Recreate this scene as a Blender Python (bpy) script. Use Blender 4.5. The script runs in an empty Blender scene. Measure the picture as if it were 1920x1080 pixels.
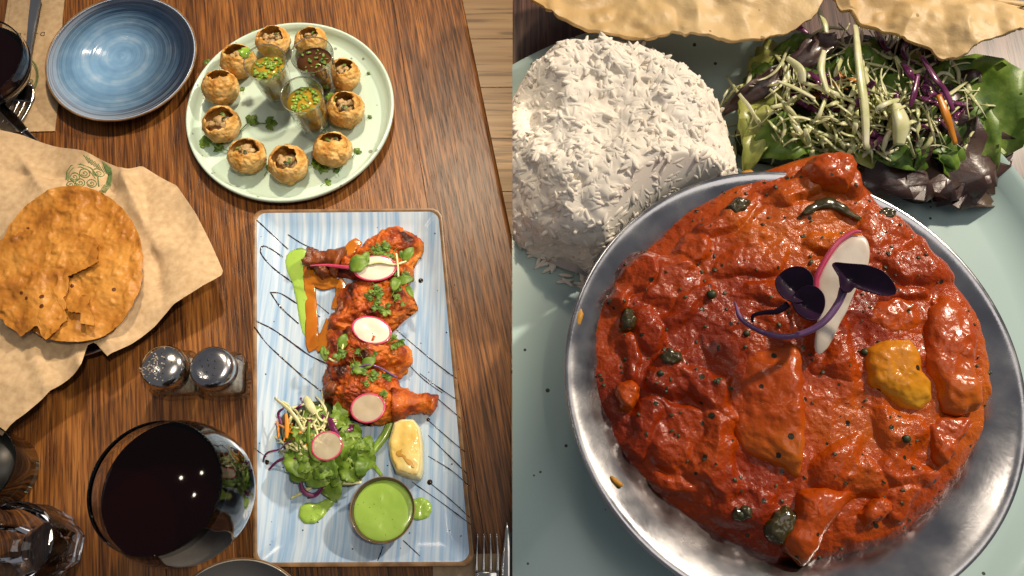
import bpy, bmesh, math, random
import numpy as np
from mathutils import Vector, Matrix

# ------------------------------------------------------------------ camera, world, lamps, exposure
TAU = math.radians(20.0); FPX = 1500.0; CH = 0.8
sc = bpy.context.scene
cd = bpy.data.cameras.new('camera'); cam = bpy.data.objects.new('camera', cd)
sc.collection.objects.link(cam); sc.camera = cam
cam.location = (0, 0, CH); cam.rotation_euler = (TAU, 0, 0)
cd.sensor_fit = 'HORIZONTAL'; cd.sensor_width = 36.0; cd.lens = 36.0*FPX/1920.0
cd.clip_start = 0.01; cd.clip_end = 50

w = bpy.data.worlds.new('World'); sc.world = w; w.use_nodes = True
w.node_tree.nodes['Background'].inputs[0].default_value = (0.88, 0.90, 1.0, 1)
w.node_tree.nodes['Background'].inputs[1].default_value = 0.15

def spot(name, loc, target, power, col, angle, blend, radius):
    l = bpy.data.lights.new(name, 'SPOT'); o = bpy.data.objects.new(name, l); sc.collection.objects.link(o)
    o.location = loc; d = Vector(target)-Vector(loc); o.rotation_euler = d.to_track_quat('-Z', 'Y').to_euler()
    l.energy = power; l.color = col; l.spot_size = math.radians(angle); l.spot_blend = blend; l.shadow_soft_size = radius
    return o
# ceiling spot over the far end of the table, ceiling spot beside the platter, ceiling spot over the curry, added floor spot and soft overhead fills
spot('pendant_lamp', (-0.06, 0.98, 1.15), (-0.34, 0.44, 0), 62, (1.0, 0.81, 0.57), 40, 0.7, 0.04)
spot('key_fill_spot', (-0.35, 2.1, 1.5), (-0.06, 1.15, -0.6), 110, (1.0, 0.82, 0.60), 34, 0.5, 0.05)  # added fill spot, brightens the floor beyond the table edge
spot('key_fill_spot', (0.26, 0.02, 1.5), (-0.25, 0.23, 0), 42, (1.0, 0.84, 0.62), 22, 0.9, 0.03)
spot('key_fill_spot', (1.75, 1.60, 1.80), (0.23, 0.36, 0), 290, (1.0, 0.86, 0.69), 31, 0.5, 0.07)
for dx, dy in ((-1.30, 0.10), (-1.72, 0.02), (-1.62, 0.36)): spot('small_downlight', (dx, dy, 2.3), (dx*0.8, dy, 0), 2.5, (1.0, 0.86, 0.68), 70, 0.6, 0.024)
def area(name, loc, target, power, size, col):
    l = bpy.data.lights.new(name, 'AREA'); o = bpy.data.objects.new(name, l); sc.collection.objects.link(o)
    o.location = loc; d = Vector(target)-Vector(loc); o.rotation_euler = d.to_track_quat('-Z', 'Y').to_euler()
    l.energy = power; l.color = col; l.shape = 'DISK'; l.size = size
    return o
area('overhead_fill', (-0.2, 1.6, 2.2), (0, 0.3, 0), 5, 0.5, (1.0, 0.86, 0.70))  # added area fill, gives the steel a highlight to reflect
area('overhead_fill', (0.9, 0.1, 2.4), (0.25, 0.3, 0), 6, 1.3, (1.0, 0.93, 0.86))  # added area fill, softens contrast over the right half
sc.view_settings.view_transform = 'Standard'; sc.view_settings.look = 'None'
sc.view_settings.gamma = 1.0; sc.view_settings.exposure = 0.0; sc.view_settings.use_curve_mapping = False
sc.render.engine = 'CYCLES'
sc.cycles.use_denoising = True
sc.cycles.max_bounces = 12; sc.cycles.transmission_bounces = 12; sc.cycles.transparent_max_bounces = 12
sc.cycles.caustics_reflective = False; sc.cycles.caustics_refractive = False
sc.cycles.sample_clamp_indirect = 4.0

# ------------------------------------------------------------------ helpers
rng = np.random.default_rng(7); random.seed(7)
CT, ST = math.cos(TAU), math.sin(TAU)
def depth_t(px, py, z):
    yc = (540-py)/FPX
    return (z-CH)/(yc*ST-CT)
def P(px, py, z=0.0):                 # where in the place the photograph's point lies, at height z
    t = depth_t(px, py, z); xc = (px-960)/FPX; yc = (540-py)/FPX
    return np.array([t*xc, t*(yc*CT+ST), z])
def L(n, px, py, z=0.0): return n*depth_t(px, py, z)/FPX
def PP(pts, z=0.0): return np.array([P(a, b, z) for a, b in pts])

ORG = {}
def link(o): sc.collection.objects.link(o); return o
def thing(name, label, cat, loc, group=None, kind=None):
    o = link(bpy.data.objects.new(name, None)); o.location = tuple(loc); o.empty_display_size = 0.02
    ORG[o.name] = np.array(loc, float); tag(o, label, cat, group, kind); return o
def tag(o, label=None, cat=None, group=None, kind=None):
    if label: o['label'] = label
    if cat: o['category'] = cat
    if group: o['group'] = group
    if kind: o['kind'] = kind
    return o
def mesh(name, VF, mat, parent=None, smooth=True, origin=None, kind=None, angle=None):
    V, F = VF; V = np.asarray(V, float)
    if origin is None: origin = np.array([(V[:, 0].min()+V[:, 0].max())/2, (V[:, 1].min()+V[:, 1].max())/2, V[:, 2].min()])
    origin = np.asarray(origin, float)
    me = bpy.data.meshes.new(name); me.from_pydata((V-origin).tolist(), [], [list(map(int, f)) for f in F]); me.update()
    bm = bmesh.new(); bm.from_mesh(me); bmesh.ops.recalc_face_normals(bm, faces=bm.faces); bm.to_mesh(me); bm.free()
    if smooth: me.polygons.foreach_set('use_smooth', [True]*len(me.polygons))
    if angle: me.set_sharp_from_angle(angle=math.radians(angle))
    if mat: me.materials.append(mat)
    o = link(bpy.data.objects.new(name, me)); base = np.zeros(3)
    if parent is not None: o.parent = parent; base = ORG[parent.name]
    o.location = tuple(origin-base); ORG[o.name] = origin
    if kind: o['kind'] = kind
    return o
def join(parts):
    Vs, Fs, n = [], [], 0
    for V, F in parts:
        V = np.asarray(V, float); Vs.append(V); Fs += [[i+n for i in f] for f in F]; n += len(V)
    return np.vstack(Vs), Fs
def clip(VF, keep):                   # slice a solid at the plane x = 0 and close it; keep = +1 right, -1 left
    V, F = VF; bm = bmesh.new(); vs = [bm.verts.new(v) for v in V]
    for f in F:
        try: bm.faces.new([vs[i] for i in f])
        except ValueError: pass
    r = bmesh.ops.bisect_plane(bm, geom=bm.verts[:]+bm.edges[:]+bm.faces[:], plane_co=(0.0004*keep, 0, 0), plane_no=(-keep, 0, 0), clear_outer=True)
    ed = [e for e in r['geom_cut'] if isinstance(e, bmesh.types.BMEdge)]
    bmesh.ops.holes_fill(bm, edges=ed, sides=0)
    bm.verts.index_update()
    out = [tuple(v.co) for v in bm.verts], [[v.index for v in f.verts] for f in bm.faces]
    bm.free(); return np.array(out[0]), out[1]

def _h(i):
    n = (i[..., 0]*374761393 + i[..., 1]*668265263 + i[..., 2]*2147483647) & 0xffffffff
    n = ((n ^ (n >> 13))*1274126177) & 0xffffffff
    return ((n ^ (n >> 16)) & 0xffff)/65535.0
def noise(p):
    p = np.asarray(p, float); i = np.floor(p).astype(np.int64); f = p-i; u = f*f*f*(f*(f*6-15)+10); r = 0
    for dx in (0, 1):
        for dy in (0, 1):
            for dz in (0, 1):
                wgt = (u[..., 0] if dx else 1-u[..., 0])*(u[..., 1] if dy else 1-u[..., 1])*(u[..., 2] if dz else 1-u[..., 2])
                r = r + wgt*_h(i+np.array([dx, dy, dz]))
    return r*2-1
def fbm(p, oct=4, gain=0.5):
    a, s, r = 1.0, 1.0, 0
    for k in range(oct): r = r+a*noise(np.asarray(p)*s+k*17.3); a *= gain; s *= 2.03
    return r
def vnormals(V, F):
    N = np.zeros_like(V)
    for k in (3, 4):
        Q = np.array([f for f in F if len(f) == k], int)
        if len(Q):
            n = np.cross(V[Q[:, 1]]-V[Q[:, 0]], V[Q[:, 2]]-V[Q[:, 0]])
            for j in range(k): np.add.at(N, Q[:, j], n)
    return N/np.maximum(np.linalg.norm(N, axis=1, keepdims=True), 1e-12)
def displace(VF, amp, scale, oct=4, seed=0, ridge=False):
    V, F = VF; N = vnormals(V, F); n = fbm(V*scale+seed*7.7, oct)
    if ridge: n = 0.5-np.abs(n)
    return V+N*(amp*n)[:, None], F
def lathe(prof, c, n=64, sx=1.0, sy=1.0, rot=0.0, caps=True):
    prof = np.array(prof, float); m = len(prof); a = np.linspace(0, 2*math.pi, n, endpoint=False)
    V = np.zeros((m, n, 3)); x = prof[:, 0:1]*np.cos(a)*sx; y = prof[:, 0:1]*np.sin(a)*sy
    V[..., 0] = c[0]+x*math.cos(rot)-y*math.sin(rot); V[..., 1] = c[1]+x*math.sin(rot)+y*math.cos(rot); V[..., 2] = c[2]+prof[:, 1:2]
    V = V.reshape(-1, 3); F = []
    for i in range(m-1):
        for j in range(n):
            k = (j+1) % n; F.append([i*n+j, i*n+k, (i+1)*n+k, (i+1)*n+j])
    V = list(V)
    for end, rev in ((0, True), (m-1, False)):
        if caps:
            V.append([c[0], c[1], c[2]+prof[end, 1]]); ci = len(V)-1
            for j in range(n):
                k = (j+1) % n; F.append([end*n+k, end*n+j, ci] if rev else [end*n+j, end*n+k, ci])
    return np.array(V), F
def smoothpath(pts, n):
    pts = np.asarray(pts, float)
    if len(pts) == 2: return pts[0]+(pts[1]-pts[0])*np.linspace(0, 1, n)[:, None]
    q = np.vstack([2*pts[0]-pts[1], pts, 2*pts[-1]-pts[-2]]); m = len(pts)-1; out = []
    for u in np.linspace(0, m-1e-9, n):
        i = int(u); t = u-i; a, b, c, d = q[i], q[i+1], q[i+2], q[i+3]
        out.append(0.5*((2*b)+(-a+c)*t+(2*a-5*b+4*c-d)*t*t+(-a+3*b-3*c+d)*t**3))
    return np.array(out)
def tube(pts, rad, n=8, flat=1.0, up=(0, 0, 1)):
    pts = np.asarray(pts, float); m = len(pts); rad = np.broadcast_to(np.asarray(rad, float), (m,))
    T = np.gradient(pts, axis=0); T /= np.maximum(np.linalg.norm(T, axis=1, keepdims=True), 1e-12)
    up = np.array(up, float); V = []; F = []
    for i in range(m):
        s = np.cross(T[i], up)
        if np.linalg.norm(s) < 1e-4: s = np.cross(T[i], (1, 0, 0.1))
        s /= np.linalg.norm(s); q = np.cross(s, T[i])
        for j in range(n):
            a = 2*math.pi*j/n; V.append(pts[i]+rad[i]*(math.cos(a)*s+flat*math.sin(a)*q))
    for i in range(m-1):
        for j in range(n):
            k = (j+1) % n; F.append([i*n+j, i*n+k, (i+1)*n+k, (i+1)*n+j])
    F.append(list(range(n))[::-1]); F.append([(m-1)*n+j for j in range(n)])
    return np.array(V), F
def polar_r(poly, c, ang):
    A = np.asarray(poly)[:, :2]-np.asarray(c)[:2]; B = np.roll(A, -1, axis=0); out = np.zeros(len(ang))
    for k, a in enumerate(ang):
        d = np.array([math.cos(a), math.sin(a)]); e = B-A
        den = d[0]*e[:, 1]-d[1]*e[:, 0]; den = np.where(np.abs(den) < 1e-12, 1e-12, den)
        t = (A[:, 0]*e[:, 1]-A[:, 1]*e[:, 0])/den; s = (A[:, 0]*d[1]-A[:, 1]*d[0])/den
        ok = (t > 0) & (s >= -1e-6) & (s <= 1+1e-6); out[k] = t[ok].max() if ok.any() else 1e-4
    return out
def mound(poly, h, z0, c=None, nA=72, nR=16, k=2.4, e=0.5, smooth=1, zf=None, bottom=True):
    """lumpy solid over an outline: height h, base at z0; zf(x, y, t) adds to the top"""
    poly = np.asarray(poly, float)[:, :2]
    c = poly.mean(axis=0) if c is None else np.asarray(c, float)[:2]
    ang = np.linspace(0, 2*math.pi, nA, endpoint=False); R = polar_r(poly, c, ang)
    for _ in range(smooth): R = (np.roll(R, 1)+2*R+np.roll(R, -1))/4
    t = np.sin(np.linspace(0, 1, nR+1)[1:]*math.pi/2)
    X = c[0]+t[:, None]*R*np.cos(ang); Y = c[1]+t[:, None]*R*np.sin(ang)
    Z = z0+h*np.maximum(1-t**k, 0)[:, None]**e*np.ones_like(X)
    if zf is not None: Z = np.maximum(Z+zf(X, Y, t[:, None]*np.ones_like(X)), z0) if bottom else Z+zf(X, Y, t[:, None]*np.ones_like(X))
    V = [np.array([c[0], c[1], Z[0].mean()])]+list(np.stack([X, Y, Z], -1).reshape(-1, 3)); F = []
    for j in range(nA): F.append([0, 1+j, 1+(j+1) % nA])
    for i in range(nR-1):
        for j in range(nA):
            q = (j+1) % nA; a = 1+i*nA; b = a+nA; F.append([a+j, b+j, b+q, a+q])
    if bottom:
        V.append(np.array([c[0], c[1], z0])); b = len(V)-1; a = 1+(nR-1)*nA
        for j in range(nA): F.append([a+j, b, a+(j+1) % nA])
    return np.array(V), F
def sheet(VF, th, closed_normal=(0, 0, -1)):     # give an open sheet a thickness downwards
    V, F = VF; n = len(V); N = vnormals(V, F); N[N[:, 2] < 0] *= -1
    W = V-N*th; E = {}
    for f in F:
        for a, b in zip(f, f[1:]+f[:1]): E[(a, b)] = 1
    G = [list(f) for f in F]+[[i+n for i in f][::-1] for f in F]
    for (a, b) in E:
        if (b, a) not in E: G.append([b, a, a+n, b+n])
    return np.vstack([V, W]), G
def sphere(c, r, nu=10, nv=6, s=(1, 1, 1)):
    prof = [(math.sin(math.pi*i/nv), -math.cos(math.pi*i/nv)) for i in range(nv+1)]
    V, F = lathe(prof[1:-1], (0, 0, 0), nu); V = V*1.0
    V[-2, 2], V[-1, 2] = -1, 1
    return V*r*np.array(s)+np.array(c), F
def rotate(V, R, c=(0, 0, 0)): return (np.asarray(V)-c)@np.asarray(R).T+c
def rotm(ax, ang): return np.array(Matrix.Rotation(ang, 3, ax))
def box(c, s):
    x, y, z = np.array(s)/2
    V = np.array([(i*x, j*y, k*z) for i in (-1, 1) for j in (-1, 1) for k in (-1, 1)])+np.array(c)
    return V, [[0, 1, 3, 2], [4, 6, 7, 5], [0, 4, 5, 1], [2, 3, 7, 6], [0, 2, 6, 4], [1, 5, 7, 3]]
def prism(poly, z0, z1, bev=0.0):
    poly = np.asarray(poly, float)[:, :2]; n = len(poly); c = poly.mean(axis=0)
    rings = [(poly, z0)]
    if bev > 0:
        d = poly-c; ins = c+d*(1-bev/np.maximum(np.linalg.norm(d, axis=1, keepdims=True), 1e-6))
        rings += [(poly, z1-bev), (ins, z1)]
    else: rings += [(poly, z1)]
    V = np.vstack([np.column_stack([p, np.full(n, z)]) for p, z in rings]); F = []
    for i in range(len(rings)-1):
        for j in range(n): q = (j+1) % n; F.append([i*n+j, i*n+q, (i+1)*n+q, (i+1)*n+j])
    F.append(list(range(n))[::-1]); F.append([(len(rings)-1)*n+j for j in range(n)])
    return V, F
def leaf(c, d, up, Ln, W, curl=0.3, fold=0.25, wav=0.0, nl=7, lobed=0.0, seed=0, th=0.0003):
    d = np.array(d, float); d /= np.linalg.norm(d); up = np.array(up, float); s = np.cross(d, up); s /= np.linalg.norm(s); up = np.cross(s, d)
    rows = []; r = random.Random(seed)
    for i in range(nl):
        t = i/(nl-1); wd = W*0.5*(math.sin(math.pi*min(1, t*0.93+0.05))**0.7)*(1+lobed*(1 if i % 2 else -1))
        ctr = np.array(c)+d*Ln*(t-0.5)+up*(-curl*Ln*(t-0.5)**2*2)
        row = []
        for k, u in enumerate((-1, -0.5, 0, 0.5, 1)):
            row.append(ctr+s*wd*u+up*(fold*abs(u)*wd+wav*Ln*(r.random()-0.5)*abs(u)))
        rows.append(row)
    V = np.array(rows).reshape(-1, 3); F = []
    for i in range(nl-1):
        for k in range(4): a = i*5+k; F.append([a, a+1, a+6, a+5])
    return sheet((V, F), th)

# ------------------------------------------------------------------ procedural materials
def pm(name, cols, scale=20, rough=0.5, bump=0.0, bscale=60, spec=0.5, sss=0.0, sssr=(0.01, 0.005, 0.003), coat=0.0, metal=0.0, stretch=(1, 1, 1),
       trans=0.0, ior=1.45, detail=6, dist=0.0, specks=None, roughvar=0.0, pos=None, bdist=0.002, sheen=0.0, vor=None):
    m = bpy.data.materials.new(name); m.use_nodes = True; nt = m.node_tree; N = nt.nodes; K = nt.links; b = N['Principled BSDF']
    tc = N.new('ShaderNodeTexCoord'); mp = N.new('ShaderNodeMapping'); mp.inputs['Scale'].default_value = stretch
    K.new(tc.outputs['Object'], mp.inputs[0])
    nz = N.new('ShaderNodeTexNoise'); nz.inputs['Scale'].default_value = scale; nz.inputs['Detail'].default_value = detail; nz.inputs['Distortion'].default_value = dist
    K.new(mp.outputs[0], nz.inputs['Vector'])
    cr = N.new('ShaderNodeValToRGB'); el = cr.color_ramp.elements; n = len(cols)
    ps = pos or ([0.3+0.4*i/(n-1) for i in range(n)] if n > 1 else [0.5])
    while len(el) < n: el.new(0.5)
    while len(el) > n: el.remove(el[-1])
    for e, p, c in zip(el, ps, cols): e.position = p; e.color = (*c, 1)
    K.new(nz.outputs['Fac'], cr.inputs[0]); col = cr.outputs[0]
    if specks:
        sc_, th, sc_col = specks
        v = N.new('ShaderNodeTexVoronoi'); v.inputs['Scale'].default_value = sc_; K.new(tc.outputs['Object'], v.inputs['Vector'])
        n2 = N.new('ShaderNodeTexNoise'); n2.inputs['Scale'].default_value = sc_*0.31; K.new(tc.outputs['Object'], n2.inputs['Vector'])
        ma = N.new('ShaderNodeMath'); ma.operation = 'MULTIPLY'; K.new(n2.outputs['Fac'], ma.inputs[0]); ma.inputs[1].default_value = th
        lt = N.new('ShaderNodeMath'); lt.operation = 'LESS_THAN'; K.new(v.outputs['Distance'], lt.inputs[0]); K.new(ma.outputs[0], lt.inputs[1])
        w_ = N.new('ShaderNodeTexWhiteNoise'); K.new(v.outputs['Position'], w_.inputs['Vector'])
        gt = N.new('ShaderNodeMath'); gt.operation = 'GREATER_THAN'; gt.inputs[1].default_value = 0.62; K.new(w_.outputs['Value'], gt.inputs[0])
        mu = N.new('ShaderNodeMath'); mu.operation = 'MULTIPLY'; K.new(lt.outputs[0], mu.inputs[0]); K.new(gt.outputs[0], mu.inputs[1])
        mx = N.new('ShaderNodeMix'); mx.data_type = 'RGBA'; K.new(mu.outputs[0], mx.inputs['Factor']); K.new(col, mx.inputs['A']); mx.inputs['B'].default_value = (*sc_col, 1); col = mx.outputs['Result']
    K.new(col, b.inputs['Base Color'])
    b.inputs['Roughness'].default_value = rough; b.inputs['Specular IOR Level'].default_value = spec; b.inputs['Metallic'].default_value = metal
    b.inputs['Coat Weight'].default_value = coat; b.inputs['Coat Roughness'].default_value = 0.08
    b.inputs['Transmission Weight'].default_value = trans; b.inputs['IOR'].default_value = ior
    if sheen: b.inputs['Sheen Weight'].default_value = sheen
    if sss: b.inputs['Subsurface Weight'].default_value = sss; b.inputs['Subsurface Radius'].default_value = sssr; b.inputs['Subsurface Scale'].default_value = 1.0
    if roughvar:
        mr = N.new('ShaderNodeMapRange'); K.new(nz.outputs['Fac'], mr.inputs['Value']); mr.inputs['From Min'].default_value = 0.3; mr.inputs['From Max'].default_value = 0.7
        mr.inputs['To Min'].default_value = max(0.02, rough-roughvar); mr.inputs['To Max'].default_value = rough+roughvar; K.new(mr.outputs[0], b.inputs['Roughness'])
    if bump:
        n3 = N.new('ShaderNodeTexNoise'); n3.inputs['Scale'].default_value = bscale; n3.inputs['Detail'].default_value = 5; K.new(mp.outputs[0], n3.inputs['Vector'])
        bp = N.new('ShaderNodeBump'); bp.inputs['Strength'].default_value = bump; bp.inputs['Distance'].default_value = bdist; h = n3.outputs['Fac']
        if vor:
            vv = N.new('ShaderNodeTexVoronoi'); vv.feature = 'SMOOTH_F1'; vv.inputs['Scale'].default_value = vor; K.new(tc.outputs['Object'], vv.inputs['Vector'])
            sb = N.new('ShaderNodeMath'); sb.operation = 'SUBTRACT'; K.new(h, sb.inputs[0]); K.new(vv.outputs['Distance'], sb.inputs[1]); h = sb.outputs[0]
        K.new(h, bp.inputs['Height']); K.new(bp.outputs[0], b.inputs['Normal'])
    m['nodes_done'] = 1
    return m
def wood(name, c_dark, c_mid, c_light, rough=0.35, sx=1.0, coat=0.25, fine=1.0):
    m = bpy.data.materials.new(name); m.use_nodes = True; nt = m.node_tree; N = nt.nodes; K = nt.links; b = N['Principled BSDF']
    tc = N.new('ShaderNodeTexCoord'); oi = N.new('ShaderNodeObjectInfo')
    add = N.new('ShaderNodeVectorMath'); add.operation = 'ADD'; K.new(tc.outputs['Object'], add.inputs[0])
    mulr = N.new('ShaderNodeMath'); mulr.operation = 'MULTIPLY'; mulr.inputs[1].default_value = 9.0; K.new(oi.outputs['Random'], mulr.inputs[0])
    cmb = N.new('ShaderNodeCombineXYZ'); K.new(mulr.outputs[0], cmb.inputs[0]); K.new(mulr.outputs[0], cmb.inputs[1]); K.new(cmb.outputs[0], add.inputs[1])
    def nz(s, scale, det, dist=0.0):
        mp = N.new('ShaderNodeMapping'); mp.inputs['Scale'].default_value = s; K.new(add.outputs[0], mp.inputs[0])
        n = N.new('ShaderNodeTexNoise'); n.inputs['Scale'].default_value = scale; n.inputs['Detail'].default_value = det; n.inputs['Distortion'].default_value = dist
        K.new(mp.outputs[0], n.inputs['Vector']); return n.outputs['Fac']
    big = nz((1, 0.10, 1), 30*sx, 4, 0.5); fin = nz((1, 0.035, 1), 430*sx*fine, 4, 0.1); pore = nz((1, 0.05, 1), 620*sx*fine, 2, 0.0)
    mix = N.new('ShaderNodeMath'); mix.operation = 'MULTIPLY_ADD'; K.new(fin, mix.inputs[0]); mix.inputs[1].default_value = 0.85
    h = N.new('ShaderNodeMath'); h.operation = 'MULTIPLY'; K.new(big, h.inputs[0]); h.inputs[1].default_value = 0.45; K.new(h.outputs[0], mix.inputs[2])
    cr = N.new('ShaderNodeValToRGB'); el = cr.color_ramp.elements; el[0].position = 0.5; el[0].color = (*c_dark, 1); el[1].position = 0.80; el[1].color = (*c_light, 1)
    e = el.new(0.64); e.color = (*c_mid, 1); K.new(mix.outputs[0], cr.inputs[0])
    pr = N.new('ShaderNodeMapRange'); K.new(pore, pr.inputs['Value']); pr.inputs['From Min'].default_value = 0.36; pr.inputs['From Max'].default_value = 0.46; pr.inputs['To Min'].default_value = 0.52; pr.inputs['To Max'].default_value = 1.0
    mm = N.new('ShaderNodeMix'); mm.data_type = 'RGBA'; mm.blend_type = 'MULTIPLY'; mm.inputs['Factor'].default_value = 1.0
    K.new(cr.outputs[0], mm.inputs['A']); K.new(pr.outputs[0], mm.inputs['B']); K.new(mm.outputs['Result'], b.inputs['Base Color'])
    b.inputs['Roughness'].default_value = rough; b.inputs['Specular IOR Level'].default_value = 0.35; b.inputs['Coat Weight'].default_value = coat; b.inputs['Coat Roughness'].default_value = 0.28
    bp = N.new('ShaderNodeBump'); bp.inputs['Strength'].default_value = 0.35; bp.inputs['Distance'].default_value = 0.0008
    ad = N.new('ShaderNodeMath'); ad.operation = 'ADD'; K.new(pr.outputs[0], ad.inputs[0]); K.new(fin, ad.inputs[1]); K.new(ad.outputs[0], bp.inputs['Height']); K.new(bp.outputs[0], b.inputs['Normal'])
    return m
def glass(name, col=(1, 1, 1), rough=0.0, ior=1.45):
    m = bpy.data.materials.new(name); m.use_nodes = True; b = m.node_tree.nodes['Principled BSDF']
    b.inputs['Base Color'].default_value = (*col, 1); b.inputs['Transmission Weight'].default_value = 1.0; b.inputs['Roughness'].default_value = rough; b.inputs['IOR'].default_value = ior
    return m
def thin_glass(name, edge=0.85, base=0.05, bump=0.0):
    m = bpy.data.materials.new(name); m.use_nodes = True; nt = m.node_tree; N = nt.nodes; K = nt.links; N.remove(N['Principled BSDF'])
    tr = N.new('ShaderNodeBsdfTransparent'); tr.inputs[0].default_value = (0.95, 0.965, 0.95, 1); gl = N.new('ShaderNodeBsdfGlossy'); gl.inputs['Roughness'].default_value = 0.02
    lw = N.new('ShaderNodeLayerWeight'); pw = N.new('ShaderNodeMath'); pw.operation = 'POWER'; K.new(lw.outputs['Facing'], pw.inputs[0]); pw.inputs[1].default_value = 2.6; fr = N.new('ShaderNodeMath'); fr.operation = 'MULTIPLY_ADD'; K.new(pw.outputs[0], fr.inputs[0]); fr.inputs[1].default_value = edge; fr.inputs[2].default_value = base; mx = N.new('ShaderNodeMixShader'); K.new(fr.outputs[0], mx.inputs[0]); K.new(tr.outputs[0], mx.inputs[1]); K.new(gl.outputs[0], mx.inputs[2])
    if bump:
        nz = N.new('ShaderNodeTexNoise'); nz.inputs['Scale'].default_value = 70; bp = N.new('ShaderNodeBump'); bp.inputs['Strength'].default_value = bump; bp.inputs['Distance'].default_value = 0.006
        K.new(nz.outputs['Fac'], bp.inputs['Height']); K.new(bp.outputs[0], gl.inputs['Normal']); K.new(bp.outputs[0], lw.inputs['Normal'])
    K.new(mx.outputs[0], N['Material Output'].inputs[0]); return m
def swirl_glaze(name, radius):
    m = bpy.data.materials.new(name); m.use_nodes = True; nt = m.node_tree; N = nt.nodes; K = nt.links; b = N['Principled BSDF']
    tc = N.new('ShaderNodeTexCoord'); sp = N.new('ShaderNodeSeparateXYZ'); K.new(tc.outputs['Object'], sp.inputs[0])
    def M(op, a, bb=None, c=None):
        n = N.new('ShaderNodeMath'); n.operation = op
        for i, v in enumerate((a, bb, c)):
            if v is None: continue
            if isinstance(v, (int, float)): n.inputs[i].default_value = v
            else: K.new(v, n.inputs[i])
        return n.outputs[0]
    x, y = sp.outputs[0], sp.outputs[1]
    r = M('DIVIDE', M('SQRT', M('ADD', M('MULTIPLY', x, x), M('MULTIPLY', y, y))), radius); th = M('ARCTAN2', y, x)
    nd = N.new('ShaderNodeTexNoise'); nd.inputs['Scale'].default_value = 14; nd.inputs['Detail'].default_value = 3; K.new(tc.outputs['Object'], nd.inputs['Vector'])
    wob = M('MULTIPLY', nd.outputs['Fac'], 3.0)
    def band(fr, tm, ph): return M('SINE', M('ADD', M('ADD', M('MULTIPLY', r, fr), M('MULTIPLY', th, tm)), M('ADD', wob, ph)))
    s = M('ADD', M('MULTIPLY', band(19, 1, 0), 0.55), M('ADD', M('MULTIPLY', band(50, 2, 1.3), 0.28), M('ADD', M('MULTIPLY', band(104, -1, 2.1), 0.14), M('MULTIPLY', band(210, 3, 0.4), 0.07))))
    fine = N.new('ShaderNodeTexNoise'); fine.inputs['Scale'].default_value = 60; K.new(tc.outputs['Object'], fine.inputs['Vector'])
    f = M('ADD', M('MULTIPLY', s, 0.17), M('ADD', 0.16, M('MULTIPLY', fine.outputs['Fac'], 0.6)))
    cr = N.new('ShaderNodeValToRGB'); el = cr.color_ramp.elements
    el[0].position = 0.1; el[0].color = (0.10, 0.215, 0.40, 1); el[1].position = 0.95; el[1].color = (0.42, 0.55, 0.70, 1); e = el.new(0.5); e.color = (0.17, 0.325, 0.53, 1)
    K.new(f, cr.inputs[0])
    rr = N.new('ShaderNodeValToRGB'); q = rr.color_ramp.elements; q[0].position = 0.80; q[0].color = (0, 0, 0, 1); q[1].position = 0.95; q[1].color = (0.75,)*3+(1,); K.new(r, rr.inputs[0])
    mx = N.new('ShaderNodeMix'); mx.data_type = 'RGBA'; K.new(rr.outputs[0], mx.inputs['Factor']); K.new(cr.outputs[0], mx.inputs['A']); mx.inputs['B'].default_value = (0.42, 0.48, 0.60, 1)
    K.new(mx.outputs['Result'], b.inputs['Base Color']); b.inputs['Roughness'].default_value = 0.2; b.inputs['Coat Weight'].default_value = 0.4; b.inputs['Coat Roughness'].default_value = 0.1
    bp = N.new('ShaderNodeBump'); bp.inputs['Strength'].default_value = 0.22; bp.inputs['Distance'].default_value = 0.0010; K.new(s, bp.inputs['Height']); K.new(bp.outputs[0], b.inputs['Normal'])
    return m

M = {}
M['oak'] = wood('stained_oak', (0.060, 0.020, 0.005), (0.165, 0.058, 0.012), (0.30, 0.118, 0.025), rough=0.42, coat=0.08)
M['oak2'] = wood('worn_oak', (0.035, 0.013, 0.008), (0.085, 0.034, 0.022), (0.15, 0.072, 0.048), rough=0.5, sx=0.6)
M['floorboard'] = wood('pale_floorboard', (0.44, 0.25, 0.10), (0.56, 0.34, 0.15), (0.66, 0.44, 0.22), rough=0.5, sx=0.5, fine=0.35)
M['blue_glaze'] = None
M['brown_edge'] = pm('brown_glaze_edge', [(0.10, 0.05, 0.02), (0.28, 0.16, 0.07)], 60, 0.35)
M['mint'] = pm('mint_glaze', [(0.50, 0.65, 0.56), (0.56, 0.71, 0.62)], 8, 0.22, coat=0.3, specks=(90, 0.35, (0.25, 0.3, 0.25)))
M['mint2'] = pm('speckled_mint_glaze', [(0.47, 0.63, 0.60), (0.51, 0.67, 0.64)], 5, 0.25, coat=0.2, specks=(60, 0.20, (0.07, 0.08, 0.07)))
M['platter'] = pm('brushed_blue_glaze', [(0.16, 0.31, 0.54), (0.30, 0.44, 0.63), (0.44, 0.55, 0.68), (0.58, 0.65, 0.72)], 1, 0.16, bump=0.1, bscale=1, stretch=(220, 9, 5), coat=0.3, detail=10, pos=[0.22, 0.42, 0.56, 0.78], bdist=0.0005)
M['kraft'] = pm('kraft_paper', [(0.42, 0.29, 0.165), (0.56, 0.41, 0.25)], 160, 0.85, bump=0.25, bscale=300, spec=0.2, bdist=0.0004)
M['green_ink'] = pm('green_ink', [(0.10, 0.16, 0.06), (0.15, 0.22, 0.09)], 200, 0.8, spec=0.1)
M['dark_ink'] = pm('dark_ink', [(0.03, 0.025, 0.02), (0.06, 0.05, 0.04)], 200, 0.8, spec=0.1)
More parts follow.
